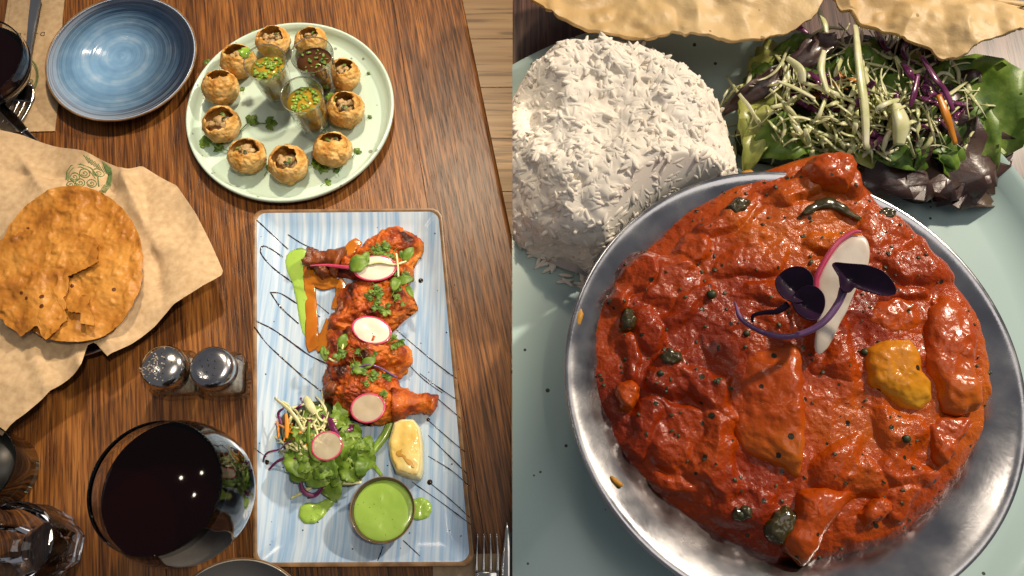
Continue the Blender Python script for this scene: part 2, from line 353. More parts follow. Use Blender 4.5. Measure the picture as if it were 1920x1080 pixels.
M['papad'] = pm('fried_papad', [(0.20, 0.065, 0.010), (0.38, 0.15, 0.020), (0.50, 0.23, 0.045)], 30, 0.42, bump=0.32, bscale=90, spec=0.35, vor=230, bdist=0.003, detail=9, pos=[0.30, 0.45, 0.65], specks=(60, 0.22, (0.10, 0.03, 0.006)))
M['papad2'] = pm('roasted_papad', [(0.54, 0.34, 0.13), (0.66, 0.45, 0.20), (0.72, 0.52, 0.26)], 9, 0.5, bump=0.8, bscale=22, vor=52, bdist=0.006, specks=(40, 0.2, (0.30, 0.16, 0.05)))
M['steel'] = pm('brushed_steel', [(0.42, 0.41, 0.42), (0.56, 0.55, 0.55)], 25, 0.22, metal=1.0, bump=0.15, bscale=160, roughvar=0.08, bdist=0.0006)
M['cutlery'] = pm('polished_steel', [(0.52, 0.50, 0.47), (0.62, 0.60, 0.57)], 30, 0.16, metal=1.0, roughvar=0.05)
M['glass'] = glass('clear_glass'); M['thin'] = thin_glass('thin_clear_glass'); M['cut'] = thin_glass('cut_glass', 0.95, 0.10, 0.5); M['bottle'] = glass('dark_green_glass', (0.16, 0.19, 0.13))
M['wine'] = pm('red_wine', [(0.004, 0.0004, 0.0006), (0.006, 0.0006, 0.0009)], 5, 0.04, spec=0.3)
M['tea'] = pm('tamarind_water', [(0.36, 0.22, 0.018), (0.46, 0.29, 0.03)], 40, 0.08, spec=0.5, ior=1.33)
M['tea2'] = pm('dark_tamarind_water', [(0.06, 0.022, 0.008), (0.11, 0.045, 0.014)], 40, 0.08, ior=1.33)
M['herb'] = pm('coriander', [(0.035, 0.075, 0.010), (0.10, 0.19, 0.022), (0.17, 0.27, 0.04)], 90, 0.4, sss=0.0)
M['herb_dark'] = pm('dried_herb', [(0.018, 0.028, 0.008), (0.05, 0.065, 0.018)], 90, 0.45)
M['lettuce'] = pm('green_leaf', [(0.055, 0.12, 0.012), (0.14, 0.24, 0.025), (0.30, 0.40, 0.09)], 45, 0.42, bump=0.3, bscale=120)
M['bright_leaf'] = pm('bright_leaf', [(0.10, 0.22, 0.015), (0.20, 0.36, 0.03), (0.30, 0.42, 0.06)], 150, 0.3)
M['cabbage'] = pm('pale_cabbage', [(0.48, 0.51, 0.19), (0.68, 0.67, 0.36), (0.78, 0.75, 0.54)], 55, 0.32, coat=0.2)
M['purple'] = pm('purple_cabbage', [(0.065, 0.008, 0.045), (0.14, 0.018, 0.085), (0.25, 0.07, 0.18)], 45, 0.25, coat=0.3)
M['carrot'] = pm('carrot', [(0.62, 0.19, 0.01), (0.72, 0.28, 0.03)], 40, 0.35)
M['darkleaf'] = pm('dark_red_leaf', [(0.025, 0.014, 0.012), (0.07, 0.035, 0.03), (0.14, 0.10, 0.06)], 18, 0.34, coat=0.2, bump=0.6, bscale=35, bdist=0.004)
M['radish'] = pm('radish_flesh', [(0.66, 0.56, 0.46), (0.76, 0.68, 0.58)], 60, 0.25, coat=0.3)
M['radish_clear'] = pm('translucent_radish', [(0.62, 0.52, 0.36), (0.72, 0.64, 0.48)], 60, 0.12, coat=0.3); M['radish_clear'].node_tree.nodes['Principled BSDF'].inputs['Alpha'].default_value = 0.5
M['pink'] = pm('radish_skin', [(0.50, 0.03, 0.10), (0.62, 0.09, 0.17)], 60, 0.25, coat=0.3)
M['lemon'] = pm('lemon_flesh', [(0.62, 0.37, 0.06), (0.74, 0.55, 0.17), (0.78, 0.66, 0.30)], 38, 0.25, coat=0.4, bump=0.3, bscale=90, stretch=(1.5, 0.5, 1), bdist=0.0008)
M['pith'] = pm('lemon_pith', [(0.72, 0.62, 0.30), (0.80, 0.72, 0.42)], 38, 0.4)
M['chutney'] = pm('green_chutney', [(0.27, 0.44, 0.06), (0.33, 0.51, 0.085)], 25, 0.24, coat=0.25, bump=0.2, bscale=90, bdist=0.001, specks=(300, 0.25, (0.10, 0.20, 0.02)))
M['drizzle'] = pm('dark_glaze_drizzle', [(0.012, 0.005, 0.003), (0.035, 0.014, 0.006)], 90, 0.12)
M['orange_sauce'] = pm('orange_oil', [(0.36, 0.10, 0.006), (0.48, 0.17, 0.012)], 40, 0.12, coat=0.5)
M['chicken'] = pm('tandoori_chicken', [(0.04, 0.008, 0.003), (0.28, 0.042, 0.006), (0.50, 0.110, 0.009), (0.64, 0.21, 0.022)], 34, 0.4, spec=0.4, coat=0.1, bump=0.9, bscale=230, bdist=0.0026, detail=10, pos=[0.33, 0.43, 0.53, 0.70], specks=(170, 0.28, (0.05, 0.008, 0.003)))
M['char'] = pm('charred_chicken', [(0.05, 0.012, 0.004), (0.17, 0.040, 0.008), (0.36, 0.10, 0.015)], 40, 0.36, coat=0.15, bump=0.8, bscale=210, bdist=0.002, detail=8)
M['puri'] = pm('fried_puri', [(0.34, 0.14, 0.022), (0.54, 0.28, 0.065), (0.66, 0.40, 0.13), (0.72, 0.50, 0.21)], 75, 0.45, bump=0.8, bscale=150, bdist=0.002, vor=260, detail=9, spec=0.3)
M['puri_in'] = pm('puri_inside', [(0.36, 0.19, 0.05), (0.50, 0.29, 0.09)], 60, 0.6)
M['potato'] = pm('potato_filling', [(0.34, 0.21, 0.085), (0.52, 0.37, 0.18)], 90, 0.5, bump=0.4, bscale=200, bdist=0.001)
M['darkbowl'] = pm('dark_brown_stoneware', [(0.05, 0.035, 0.025), (0.11, 0.075, 0.05)], 40, 0.3, coat=0.3)
M['greyplate'] = pm('grey_glaze', [(0.34, 0.31, 0.27), (0.42, 0.39, 0.34)], 15, 0.25, coat=0.3)
M['rice'] = pm('boiled_rice', [(0.87, 0.79, 0.67), (0.93, 0.87, 0.77)], 12, 0.65, spec=0.2)
M['curry'] = pm('tomato_curry', [(0.13, 0.009, 0.001), (0.31, 0.030, 0.001), (0.43, 0.060, 0.002), (0.56, 0.13, 0.006)], 8, 0.24, spec=0.36, coat=0.16, bump=0.6, bscale=150, bdist=0.004, detail=10, pos=[0.28, 0.42, 0.57, 0.74], specks=(70, 0.32, (0.03, 0.022, 0.008)), sss=0.15, sssr=(0.012, 0.003, 0.001))
M['chunk'] = pm('curry_coated_paneer', [(0.36, 0.036, 0.001), (0.48, 0.075, 0.003), (0.60, 0.15, 0.008)], 8, 0.27, spec=0.42, coat=0.2, bump=0.3, bscale=130, bdist=0.004, specks=(60, 0.28, (0.03, 0.022, 0.008)))
M['yellow'] = pm('yellow_paneer', [(0.58, 0.15, 0.006), (0.66, 0.27, 0.012), (0.70, 0.38, 0.03)], 9, 0.28, spec=0.3, coat=0.18, bump=0.3, bscale=80, bdist=0.004, specks=(45, 0.28, (0.03, 0.022, 0.008)))
M['pepper'] = pm('cooked_green_pepper', [(0.02, 0.022, 0.008), (0.06, 0.045, 0.01), (0.14, 0.09, 0.015)], 20, 0.22, coat=0.5)
M['turmeric'] = pm('dried_sauce', [(0.50, 0.22, 0.015), (0.62, 0.33, 0.04)], 40, 0.5)
M['microgreen'] = pm('purple_microgreen', [(0.010, 0.003, 0.013), (0.030, 0.010, 0.034)], 60, 0.34, spec=0.3, bump=0.5, bscale=110)
M['stem'] = pm('violet_stem', [(0.10, 0.04, 0.13), (0.22, 0.11, 0.26)], 25, 0.3, coat=0.2)
M['black'] = pm('black_plastic', [(0.010, 0.010, 0.010), (0.016, 0.016, 0.016)], 25, 0.4)
M['salt'] = pm('spice_grains', [(0.20, 0.15, 0.12), (0.45, 0.40, 0.36)], 300, 0.5)
M['yellow_leaf'] = pm('yellow_green_leaf', [(0.22, 0.27, 0.04), (0.36, 0.38, 0.09), (0.48, 0.46, 0.16)], 35, 0.35, bump=0.3, bscale=80)
M['lemon_stain'] = pm('brown_sauce_stain', [(0.42, 0.20, 0.03), (0.55, 0.30, 0.05)], 60, 0.3)
# ================================================================== SETTING
def uv_frame(a, b):
    d = (b-a)[:2]; d = d/np.linalg.norm(d); return d, np.array([d[1], -d[0]])
E0, E1 = P(868, 0), P(962, 452)
gdir, gout = uv_frame(E1, E0)                 # grain direction of the left table and its outward (right) side
gang = math.atan2(gdir[1], gdir[0])-math.pi/2
def board(name, VF, mat, parent, ang):        # a board whose own axes run along its grain
    V, F = VF; o = mesh(name, (V, F), mat, parent, smooth=True, angle=30)
    R = rotm('Z', -ang); me = o.data; co = np.array([v.co for v in me.vertices])@R.T
    me.vertices.foreach_set('co', co.ravel()); me.update(); o.rotation_euler = (0, 0, ang); return o
tbl = thing('dining_table', 'dark stained oak restaurant table under all the small dishes', 'table', (-0.3, 0.3, -0.04))
edge = 0.0
for i, wd in enumerate((0.085, 0.16, 0.14, 0.175, 0.15, 0.17, 0.16, 0.15)):
    a = E1[:2]-gout*edge; b = E1[:2]-gout*(edge+wd-0.0006)
    q = [a-gdir*0.75, a+gdir*0.75, b+gdir*0.75, b-gdir*0.75]
    VF = prism(np.array(q), -0.04, 0.0, 0.0)
    if i == 0:                                 # rounded front edge of the table top
        V, F = VF; bm = bmesh.new(); vs = [bm.verts.new(v) for v in V]
        for f in F: bm.faces.new([vs[k] for k in f])
        ed = [e for e in bm.edges if all(abs(np.dot(np.array(v.co)[:2]-a, gout)) < 1e-5 for v in e.verts) and abs(e.verts[0].co.z-e.verts[1].co.z) < 1e-6]
        bmesh.ops.bevel(bm, geom=ed, offset=0.006, segments=4, affect='EDGES', profile=0.5); bm.verts.index_update()
        VF = np.array([tuple(v.co) for v in bm.verts]), [[v.index for v in f.verts] for f in bm.faces]; bm.free()
    if VF[0][:, 0].max() > 0: VF = clip(VF, -1)
    board('plank', VF, M['oak'], tbl, gang); edge += wd
fl = tag(mesh('floor', prism([(-2, -1.2), (0.9, -1.2), (0.9, 3.2), (-2, 3.2)], -0.62, -0.60), M['floorboard'], smooth=False), kind='structure')
for i in range(14):
    y0 = 0.35+i*0.118
    board('floorboard', prism([(-1.2, y0), (0.8, y0), (0.8, y0+0.1165), (-1.2, y0+0.1165)], -0.598, -0.588, 0.001), M['floorboard'], fl, math.pi/2)
tbl2 = thing('dining_table', 'worn brown wooden table under the pale green plate of rice and curry', 'table', (0.5, 0.3, -0.04))
for i, x0 in enumerate((0.0008, 0.17, 0.35, 0.52, 0.70)):
    board('plank', prism([(x0, -0.35), (x0+0.1692, -0.35), (x0+0.1692, 0.95), (x0, 0.95)], -0.04, 0.0, 0.0), M['oak2'], tbl2, 0.0)

# ================================================================== LEFT TABLE
# ---- blue plate
def plate_profile(R, h, foot=0.6, lip=0.004, flat=0.72):
    return [(0.001, 0.002), (R*foot, 0.0), (R*(foot+0.05), 0.003), (R*0.93, h*0.72), (R, h-lip*0.5), (R*0.996, h), (R-lip, h-0.0004), (R*(flat+0.12), h*0.60), (R*flat, h*0.36), (R*(flat-0.1), h*0.30), (R*0.3, h*0.28), (0.001, h*0.28)]
c = P(228, 107, 0.018); R = L(140, 228, 107, 0.018); M['blue_glaze'] = swirl_glaze('swirled_blue_glaze', R)
bp_ = thing('side_plate', 'empty round blue plate with a swirled glaze and brown edge', 'plate', (c[0], c[1], 0))
pr = plate_profile(R, 0.02)
mesh('glazed_face', lathe([(R*0.985, 0.0192), (R*0.97, 0.0193), (R*0.84, 0.0125), (R*0.74, 0.0085), (R*0.6, 0.0072), (R*0.3, 0.0068), (0.001, 0.0066)], (c[0], c[1], 0), 96), M['blue_glaze'], bp_, origin=(c[0], c[1], 0))
mesh('brown_rim', lathe([(0.001, 0.0), (R*0.6, 0.0), (R*0.64, 0.003), (R*0.94, 0.0135), (R, 0.0175), (R*1.003, 0.0188), (R*0.997, 0.0200), (R*0.983, 0.0193), (R*0.96, 0.0165), (0.001, 0.003)], (c[0], c[1], 0), 96), M['brown_edge'], bp_)

# ---- mint plate
cp = P(545, 205, 0.016); Rp = L(194, 545, 205, 0.016); PZ = 0.0075
mp_ = thing('serving_plate', 'round pale mint plate with crisp puris and three shot glasses', 'plate', (cp[0], cp[1], 0))
mesh('glazed_face', lathe([(0.001, 0.0), (Rp*0.86, 0.0), (Rp*0.93, 0.003), (Rp*0.995, 0.014), (Rp, 0.0175), (Rp*0.99, 0.0195), (Rp*0.97, 0.0190), (Rp*0.945, 0.0135), (Rp*0.925, PZ+0.0012), (Rp*0.88, PZ), (0.001, PZ)], (cp[0], cp[1], 0), 128), M['mint'], mp_, origin=(cp[0], cp[1], 0))

# ---- puris: hollow crisp shells, broken open, with potato filling
def puri(px, py, rpx, tilt_px, open_, label, seed):
    rr = random.Random(seed); r = L(rpx, px, py, 0.02)*0.97; c = P(px, py, PZ+r*0.85); c = np.array([c[0], c[1], PZ+r*0.84])
    root = thing('puri', label, 'puri', (c[0], c[1], PZ), 'puris on the mint plate')
    tv = np.array([tilt_px[0], -tilt_px[1], 0.0]); ax = np.array([tv[0], tv[1], 1.0]); ax /= np.linalg.norm(ax)
    q = Vector((0, 0, 1)).rotation_difference(Vector(ax)); Rm = np.array(q.to_matrix())
    nu, nv = 48, 22; ph = np.linspace(0, 2*math.pi, nu, endpoint=False)
    jag = 1.02*open_*(1+0.16*np.sin(2*ph+rr.random()*6)+0.10*np.sin(5*ph+rr.random()*6)+0.06*np.sin(11*ph+rr.random()*6))
    sq_ = rr.uniform(.80, .98)
    def shell(rad, off):
        th = jag[None, :]+(math.pi-0.02-jag[None, :])*np.linspace(0, 1, nv)[:, None]+off
        return np.stack([rad*np.sin(th)*np.cos(ph), rad*np.sin(th)*np.sin(ph), sq_*rad*np.cos(th)], -1)
    o = shell(r, 0); i = shell(r*0.97, 0)[::-1]; V = np.concatenate([i, o]).reshape(-1, 3); F = []
    for a in range(2*nv-1):
        for b in range(nu):
            k = (b+1) % nu; F.append([a*nu+b, a*nu+k, (a+1)*nu+k, (a+1)*nu+b])
    F.append([(2*nv-1)*nu+b for b in range(nu)])
    V, F = displace((V, F), r*0.075, 2.0/r, 4, seed); V, F = displace((V, F), r*0.018, 9/r, 3, seed+3)
    mesh('shell', (rotate(V, Rm)+c, F), M['puri'], root, origin=c)
    parts = [displace(sphere((0, 0, -0.34*r), r*0.68, 20, 12), r*0.06, 5/r, 3, seed)]
    for k in range(8):
        a, d = rr.random()*6.28, r*open_*0.55*math.sqrt(rr.random()); s = r*rr.uniform(0.13, 0.24)
        parts.append(displace(sphere((d*math.cos(a), d*math.sin(a), r*0.34-d*0.15), s, 10, 7, (1, rr.uniform(0.7, 1.3), 0.8)), s*0.3, 3/s, 2, seed+k))
    V, F = join(parts); mesh('filling', (rotate(V, Rm)+c, F), M['potato'], root)
    for k in range(2):
        a, d = rr.random()*6.28, r*open_*0.45
        V, F = leaf((d*math.cos(a), d*math.sin(a), r*0.58), (math.cos(a*3), math.sin(a*3), 0.1), (0, 0, 1), r*0.34, r*0.15, 0.2, 0.3, 0.1, 5, 0.2, seed+k)
        mesh('herb_leaf', (rotate(V, Rm)+c, F), M['herb'] if k else M['herb_dark'], root)
PUR = [(512, 74, 32, (-.1, -.18), .80, 'puri at the top left of the mint plate, behind the left shot glass'),
       (583, 74, 31, (-.1, -.35), .62, 'puri half hidden behind the dark shot glass'),
       (447, 110, 33, (.1, -.2), .62, 'darker puri left of the left shot glass, with a leaf against it'),
       (414, 160, 34, (.05, -.55), .55, 'puri by the left rim with its opening towards the back'),
       (415, 229, 36, (.0, -.02), .78, 'browner puri by the left rim with a wide round opening'),
       (463, 288, 36, (.05, -.35), .74, 'puri at lower left with a white shred standing in it'),
       (541, 303, 38, (-.12, -.05), .72, 'puri nearest the platter with a tall oval opening'),
       (624, 276, 37, (.05, -.5), .50, 'puri at lower right with a green leaf over its filling'),
       (648, 201, 36, (.05, -.12), .66, 'browner puri right of the front shot glass beside a bright leaf'),
       (644, 137, 32, (.15, -.25), .62, 'puri at upper right with a pale potato piece showing')]
for i, (x, y, r, t, o, lb) in enumerate(PUR): puri(x, y+4, r, t, o, lb, 11+i)

# ---- shot glasses
def shot(px, py, rpx, label, liquid, seed, leafy):
    H = 0.070; ct = P(px, py, PZ+H); rt = L(rpx, px, py, PZ+H); c = np.array([ct[0], ct[1], PZ+0.0006]); rb = rt*0.70
    # lens offset of the two halves of the picture: stand the foot a little nearer the photographed foot
    root = thing('shot_glass', label, 'shot glass', c, 'shot glasses on the mint plate'); t = 0.0016
    mesh('glass_body', lathe([(0.001, 0), (rb*0.95, 0), (rb, 0.001), (rb*1.02, 0.012), (rt*0.985, H-0.002), (rt, H), (rt-t*0.6, H+0.0004), (rt-t, H-0.002), (rb*1.02-t, 0.0165), (rb*0.8, 0.0145), (0.001, 0.0142)], c, 48), M['thin'], root, origin=c)
    mesh('rim', lathe([(rt*.975, H-.0012), (rt*1.005, H-.0010), (rt*1.012, H), (rt*.995, H+.0010), (rt*.965, H+.0004), (rt*.975, H-.0012)], c, 48, caps=False), M['glass'], root)
    zl = H*0.80; k = lambda z: rb*1.02+(rt*0.985-rb*1.02)*(z-0.012)/(H-0.014)-t*1.08
    lq = mesh('liquid', lathe([(0.001, 0.0190), (rb*0.78, 0.0192), (k(0.021), 0.021), (k(zl), zl), (0.001, zl)], c, 48), M[liquid], root, origin=c)
    rr = random.Random(seed); A, B = [], []
    for q in range(64 if leafy > 1 else 30):
        a, d = rr.random()*6.28, k(zl)*0.88*math.sqrt(rr.random()); s = rr.uniform(0.0022, 0.0062)
        g = leaf((c[0]+d*math.cos(a), c[1]+d*math.sin(a), c[2]+zl+0.0006+rr.random()*0.0016), (math.cos(q*2.4), math.sin(q*2.4), rr.uniform(-.2, .2)), (0, 0, 1), s, s*0.55, 0.2, 0.3, 0.15, 5, 0.25, q)
        (A if rr.random() < 0.75 else B).append(g)
    mesh('floating_herbs', join(A), M['bright_leaf' if leafy > 1 else 'herb'], root, kind='stuff'); mesh('chopped_mint', join(B), M['herb'], root, kind='stuff')
    return c, rt, H
s1 = shot(497, 117, 40, 'shot glass of olive green spiced water with a leaf on its left rim', 'tea', 3, 2)
s2 = shot(585, 103, 40, 'shot glass of dark brown tamarind water at the back', 'tea2', 4, 1)
s3 = shot(566, 178, 40, 'front shot glass of spiced water thick with chopped herbs', 'tea', 5, 2)
def sprig(name, px, py, z, size, ang, mat, label, cat='herb', group=None, up=(0, 0, 1), W=0.55, lobes=True, seed=0):
    c = P(px, py, z); rr = random.Random(seed); parts = []
    d0 = np.array([math.cos(ang), math.sin(ang), 0])
    parts.append(leaf(c+d0*size*0.2, d0+np.array([0, 0, .15]), up, size*0.8, size*W, 0.3, 0.3, 0.15, 7, 0.15, seed))
    if lobes:
        for s in (-1, 1):
            a = ang+s*0.9; d = np.array([math.cos(a), math.sin(a), 0.1]); parts.append(leaf(c+d*size*0.28, d, up, size*0.6, size*0.36, 0.3, 0.3, 0.15, 6, 0.2, seed+s))
        parts.append(tube(smoothpath([c-d0*size*0.75+np.array([0, 0, .0004]), c-d0*size*0.35+np.array([0, 0, .002]), c+np.array([0, 0, .0005])], 6), size*0.035, 5))
    o = mesh(name, join(parts), mat); tag(o, label, cat, group); return o
G = 'coriander scattered on the mint plate'
sprig('mint_leaf', 458, 103, 0.068, 0.018, 1.4, M['bright_leaf'], 'bright green leaf hanging on the left shot glass rim', 'leaf', W=0.75, lobes=False, seed=1)
sprig('mint_leaf', 620, 187, 0.032, 0.016, 1.5, M['bright_leaf'], 'bright green leaf leaning on the browner puri', 'leaf', W=0.75, lobes=False, seed=2)
for k, (x, y, s, a) in enumerate([(392, 268, .022, 2.6), (415, 278, .016, 2.7), (468, 230, .019, .9), (402, 121, .014, 1.2), (390, 118, .010, 2.4), (603, 312, .016, 5.6), (588, 309, .018, .4), (632, 322, .009, 2), (668, 286, .011, 1.1), (612, 343, .010, .6), (602, 240, .013, .3), (500, 232, .020, .1), (504, 318, .012, 1.1), (692, 220, .006, 1), (690, 138, .005, 1), (475, 60, .005, 2), (614, 168, .015, 5.8), (533, 128, .008, .5), (455, 168, .007, 2)]):
    sprig('coriander_leaf', x, y, PZ+0.0014, s, a, M['herb'] if k % 3 else M['lettuce'], 'loose piece of green coriander lying on the mint plate', 'herb', G, seed=20+k)

# ---- rectangular platter
QC = [P(474, 393, 0.016), P(828, 390, 0.016), P(891, 1062, 0.016), P(474, 1064, 0.016)]
def quad(u, v):
    a, b, c_, d = [q[:2] for q in QC]; return (1-v)*((1-u)*a+u*b)+v*((1-u)*d+u*c_)
PWm, PHm = np.linalg.norm(QC[1]-QC[0]), np.linalg.norm(QC[2]-QC[1])
def rr_ring(ins, rad, z, n=14):
    pts = []; rad = max(rad, 0.001)
    for cx, cy, a0 in ((PWm-ins-rad, ins+rad, -90), (PWm-ins-rad, PHm-ins-rad, 0), (ins+rad, PHm-ins-rad, 90), (ins+rad, ins+rad, 180)):
        for k in range(n+1):
            a = math.radians(a0+90*k/n); pts.append((cx+rad*math.cos(a), cy+rad*math.sin(a)))
    out = []; 
    for x, y in pts: q = quad(x/PWm, y/PHm); out.append((q[0], q[1], z))
    return np.array(out)
def loft(rings, cap0=True, cap1=True):
    n = len(rings[0]); V = np.vstack(rings); F = []
    for i in range(len(rings)-1):
        for j in range(n): k = (j+1) % n; F.append([i*n+j, i*n+k, (i+1)*n+k, (i+1)*n+j])
    if cap0: F.append(list(range(n))[::-1])
    if cap1: F.append([(len(rings)-1)*n+j for j in range(n)])
    return V, F
pc = (QC[0]+QC[2])/2; pc[2] = 0; FZ = 0.0068
plt_ = thing('rectangular_platter', 'long blue and white brushed platter carrying chicken, salad and dip', 'platter', pc)
g_ = mesh('glazed_face', loft([rr_ring(0.0034, 0.011, 0.0163), rr_ring(0.006, 0.010, 0.0155), rr_ring(0.015, 0.009, 0.0105), rr_ring(0.022, 0.009, 0.0078), rr_ring(0.030, 0.008, FZ), rr_ring(0.05, 0.005, FZ-0.0001)], False, True), M['platter'], plt_, angle=50, origin=pc)
mesh('brown_rim', loft([rr_ring(0.03, 0.006, 0.0), rr_ring(0.012, 0.010, 0.004), rr_ring(0.001, 0.012, 0.0125), rr_ring(0.0, 0.012, 0.0150), rr_ring(0.0004, 0.012, 0.0163), rr_ring(0.0036, 0.011, 0.0168), rr_ring(0.006, 0.010, 0.0140), rr_ring(0.03, 0.006, 0.0045)]), M['brown_edge'], plt_, angle=60)

def platz(q):
    d = 1e9
    for k in range(4):
        a, b = QC[k][:2], QC[(k+1) % 4][:2]; e = (b-a)/np.linalg.norm(b-a); d = min(d, abs((q[0]-a[0])*e[1]-(q[1]-a[1])*e[0]))
    return float(np.interp(d, [.0022, .006, .015, .022, .030], [.0165, .0155, .0105, .0078, FZ]))
# ---- drizzle lines of dark glaze
DR = [[(483, 417), (510, 440), (540, 467)], [(540, 440), (567, 457), (597, 470)], [(530, 482), (510, 469), (496, 466), (493, 480), (510, 501), (538, 522), (560, 538)],
      [(508, 550), (527, 551), (560, 571), (600, 594)], [(508, 550), (527, 577), (560, 607)], [(485, 607), (520, 623), (577, 664), (617, 684)], [(482, 618), (503, 647), (532, 674), (570, 708), (603, 734)],
      [(743, 618), (780, 650), (855, 713)], [(760, 677), (793, 710), (830, 738)], [(838, 700), (858, 714)], [(787, 700), (829, 732), (861, 756)], [(819, 746), (865, 788)], [(803, 788), (854, 834), (873, 850)],
      [(803, 816), (840, 853), (877, 891)], [(803, 855), (847, 883), (880, 913)], [(807, 906), (847, 939), (882, 972)], [(773, 904), (829, 943), (884, 985)], [(756, 1013), (789, 1043)], [(719, 1025), (711, 1052)],
      [(482, 843), (502, 858)], [(578, 556), (617, 588)], [(655, 815), (695, 842)]]
dz = []
for k, ln in enumerate(DR):
    n = max(10, len(ln)*9); p = smoothpath(PP(ln, FZ+0.0003), n); wgt = 0.00055*(1+0.5*fbm(np.column_stack([np.arange(n)*0.35, np.full(n, k*3.1), np.zeros(n)]), 3))
    ux = (p-pc)
    for q in range(n):
        p[q, 2] = platz(p[q])+0.0003
    dz.append(tube(p, np.clip(wgt*(0.7 if k > 6 else 1.15), 0.0003, 0.0016), 6, 0.55))
rr = random.Random(5)
for x, y, s in [(503, 868, .0025), (803, 787, .002), (806, 904, .0028), (789, 526, .0028)]+[(rr.uniform(490, 870), rr.uniform(420, 1030), rr.uniform(.0004, .0009)) for _ in range(50)]:
    c = P(x, y, FZ+0.0002); c[2] = platz(c)+.0002; dz.append(sphere(c, s, 8, 5, (1, 1, 0.35)))
tag(mesh('glaze_drizzle', join(dz), M['drizzle']), 'thin zigzag lines of dark sauce drizzled over the blue platter', 'sauce', kind='stuff')

# ---- smears and dots of green chutney, orange oil
def puddle(name, pts, z, h, mat, label, cat='sauce', c=None, k=4, group=None, seed=0):
    p = PP(pts, z); o = mesh(name, displace(mound(p, h, z, None if c is None else P(c[0], c[1], z), 64, 8, k, 0.6, 2), h*0.25, 150, 3, seed), mat); tag(o, label, cat, group); return o
puddle('chutney_smear', [(532, 488), (538, 474), (556, 466), (574, 462), (586, 500), (592, 560), (590, 600), (584, 660), (579, 692), (573, 650), (562, 590), (548, 530)], FZ+0.0001, 0.0014, M['chutney'], 'long pale green chutney smear tapering down the upper left of the platter', c=(566, 540), seed=1)
puddle('chutney_smear', [(560, 970), (562, 950), (576, 942), (596, 944), (612, 938), (626, 926), (634, 936), (618, 952), (606, 970), (590, 982), (570, 982)], FZ+0.0001, 0.003, M['chutney'], 'teardrop of green chutney below the salad', c=(590, 960), seed=2)
puddle('chutney_smear', [(770, 938), (790, 932), (806, 940), (811, 954), (804, 970), (786, 976), (770, 972)], FZ+0.0001, 0.0028, M['chutney'], 'round dab of green chutney right of the dip bowl', c=(788, 955), seed=3)
vp = [tube(smoothpath(PP(q, FZ+0.0008), 14), np.linspace(a, b, 14), 8, 0.5) for q, a, b in (([(736, 785), (722, 815), (705, 838), (692, 852)], .0045, .004), ([(692, 850), (698, 868), (716, 892)], .004, .0015), ([(664, 798), (674, 822), (692, 850)], .003, .0025))]
tag(mesh('chutney_smear', join(vp), M['chutney']), 'forked streak of green chutney between lemon wedge and salad', 'sauce')
oil = [tube(smoothpath(PP(q, FZ+.0014), 20), np.interp(np.linspace(0, 1, 20), [0, .5, 1], rd_), 10, .13) for q, rd_ in (([(578, 482), (580, 530), (584, 590), (586, 640), (592, 654)], [.0055, .0065, .0085]), ([(580, 520), (605, 530), (632, 524)], [.006, .008, .009]), ([(590, 650), (606, 640), (622, 600)], [.007, .008, .006]), ([(632, 524), (640, 545), (628, 580)], [.006, .006, .005]))]
tag(mesh('orange_oil_puddle', displace(join(oil), .0006, 120, 2), M['orange_sauce']), 'orange oil running down over the green smear beside the chicken', 'sauce')
puddle('orange_oil_puddle', [(640, 470), (655, 452), (668, 446), (680, 455), (672, 470), (650, 482)], FZ+0.0001, 0.0012, M['orange_sauce'], 'small orange oil puddle above the top drumstick', seed=5)

# ---- chicken pieces
def chicken(pts, h, c, label, seed, mat='chicken', ends=None, z=FZ):
    p = PP(pts, z+h*0.45); p[:, 2] = z
    VF = mound(p, h, z, P(c[0], c[1], z+h*0.45), 150, 46, 2.2, 0.55, 2)
    V, F = displace(VF, 0.0062, 52, 4, seed); V, F = displace((V, F), 0.0022, 190, 4, seed+5, ridge=True); V[:, 2] = np.maximum(V[:, 2], z-0.0002)
    root = thing('chicken_piece', label, 'chicken', (V[:, 0].mean(), V[:, 1].mean(), z), 'tandoori chicken pieces on the platter')
    mesh('meat', (V, F), M[mat], root)
    return root
r1 = chicken([(612, 486), (640, 478), (668, 462), (693, 440), (722, 434), (750, 424), (774, 432), (787, 450), (782, 478), (773, 498), (776, 522), (745, 528), (700, 528), (668, 520), (640, 512), (614, 512)], 0.030, (712, 485), 'top chicken leg with a charred bone end, under the tailed radish slice', 1)
p = smoothpath(np.array([P(640, 492, FZ+.012), P(612, 484, FZ+.012), P(590, 484, FZ+.012), P(576, 482, FZ+.011)]), 26)
VF = tube(p, np.interp(np.linspace(0, 1, 26), [0, .35, .7, .93, 1], [.015, .0080, .0095, .0118, .005]), 28); VF = displace(VF, 0.0024, 110, 4, 3); V, F = displace(VF, 0.0020, 260, 3, 4, True); V[:, 2] = np.maximum(V[:, 2], FZ)
mesh('bone_end', (V, F), M['char'], r1)
VF = mound(PP([(586, 497), (606, 492), (622, 500), (620, 516), (606, 526), (592, 516)], FZ+.006), 0.016, FZ, None, 48, 14); V, F = displace(VF, 0.003, 120, 4, 8); mesh('charred_skin', (V, F), M['char'], r1)
r2 = chicken([(610, 618), (620, 585), (638, 552), (655, 525), (690, 512), (735, 514), (766, 526), (774, 552), (784, 574), (760, 590), (740, 612), (715, 630), (680, 636), (640, 636)], 0.033, (695, 575), 'second chicken piece from the top, bright orange with a pointed right tip', 2)
VF = mound(PP([(610, 622), (618, 592), (636, 560), (650, 548), (662, 566), (654, 596), (640, 622), (624, 634)], FZ+.012), 0.022, FZ, None, 60, 18); V, F = displace(VF, 0.004, 90, 4, 9); mesh('charred_skin', (V, F), M['char'], r2)
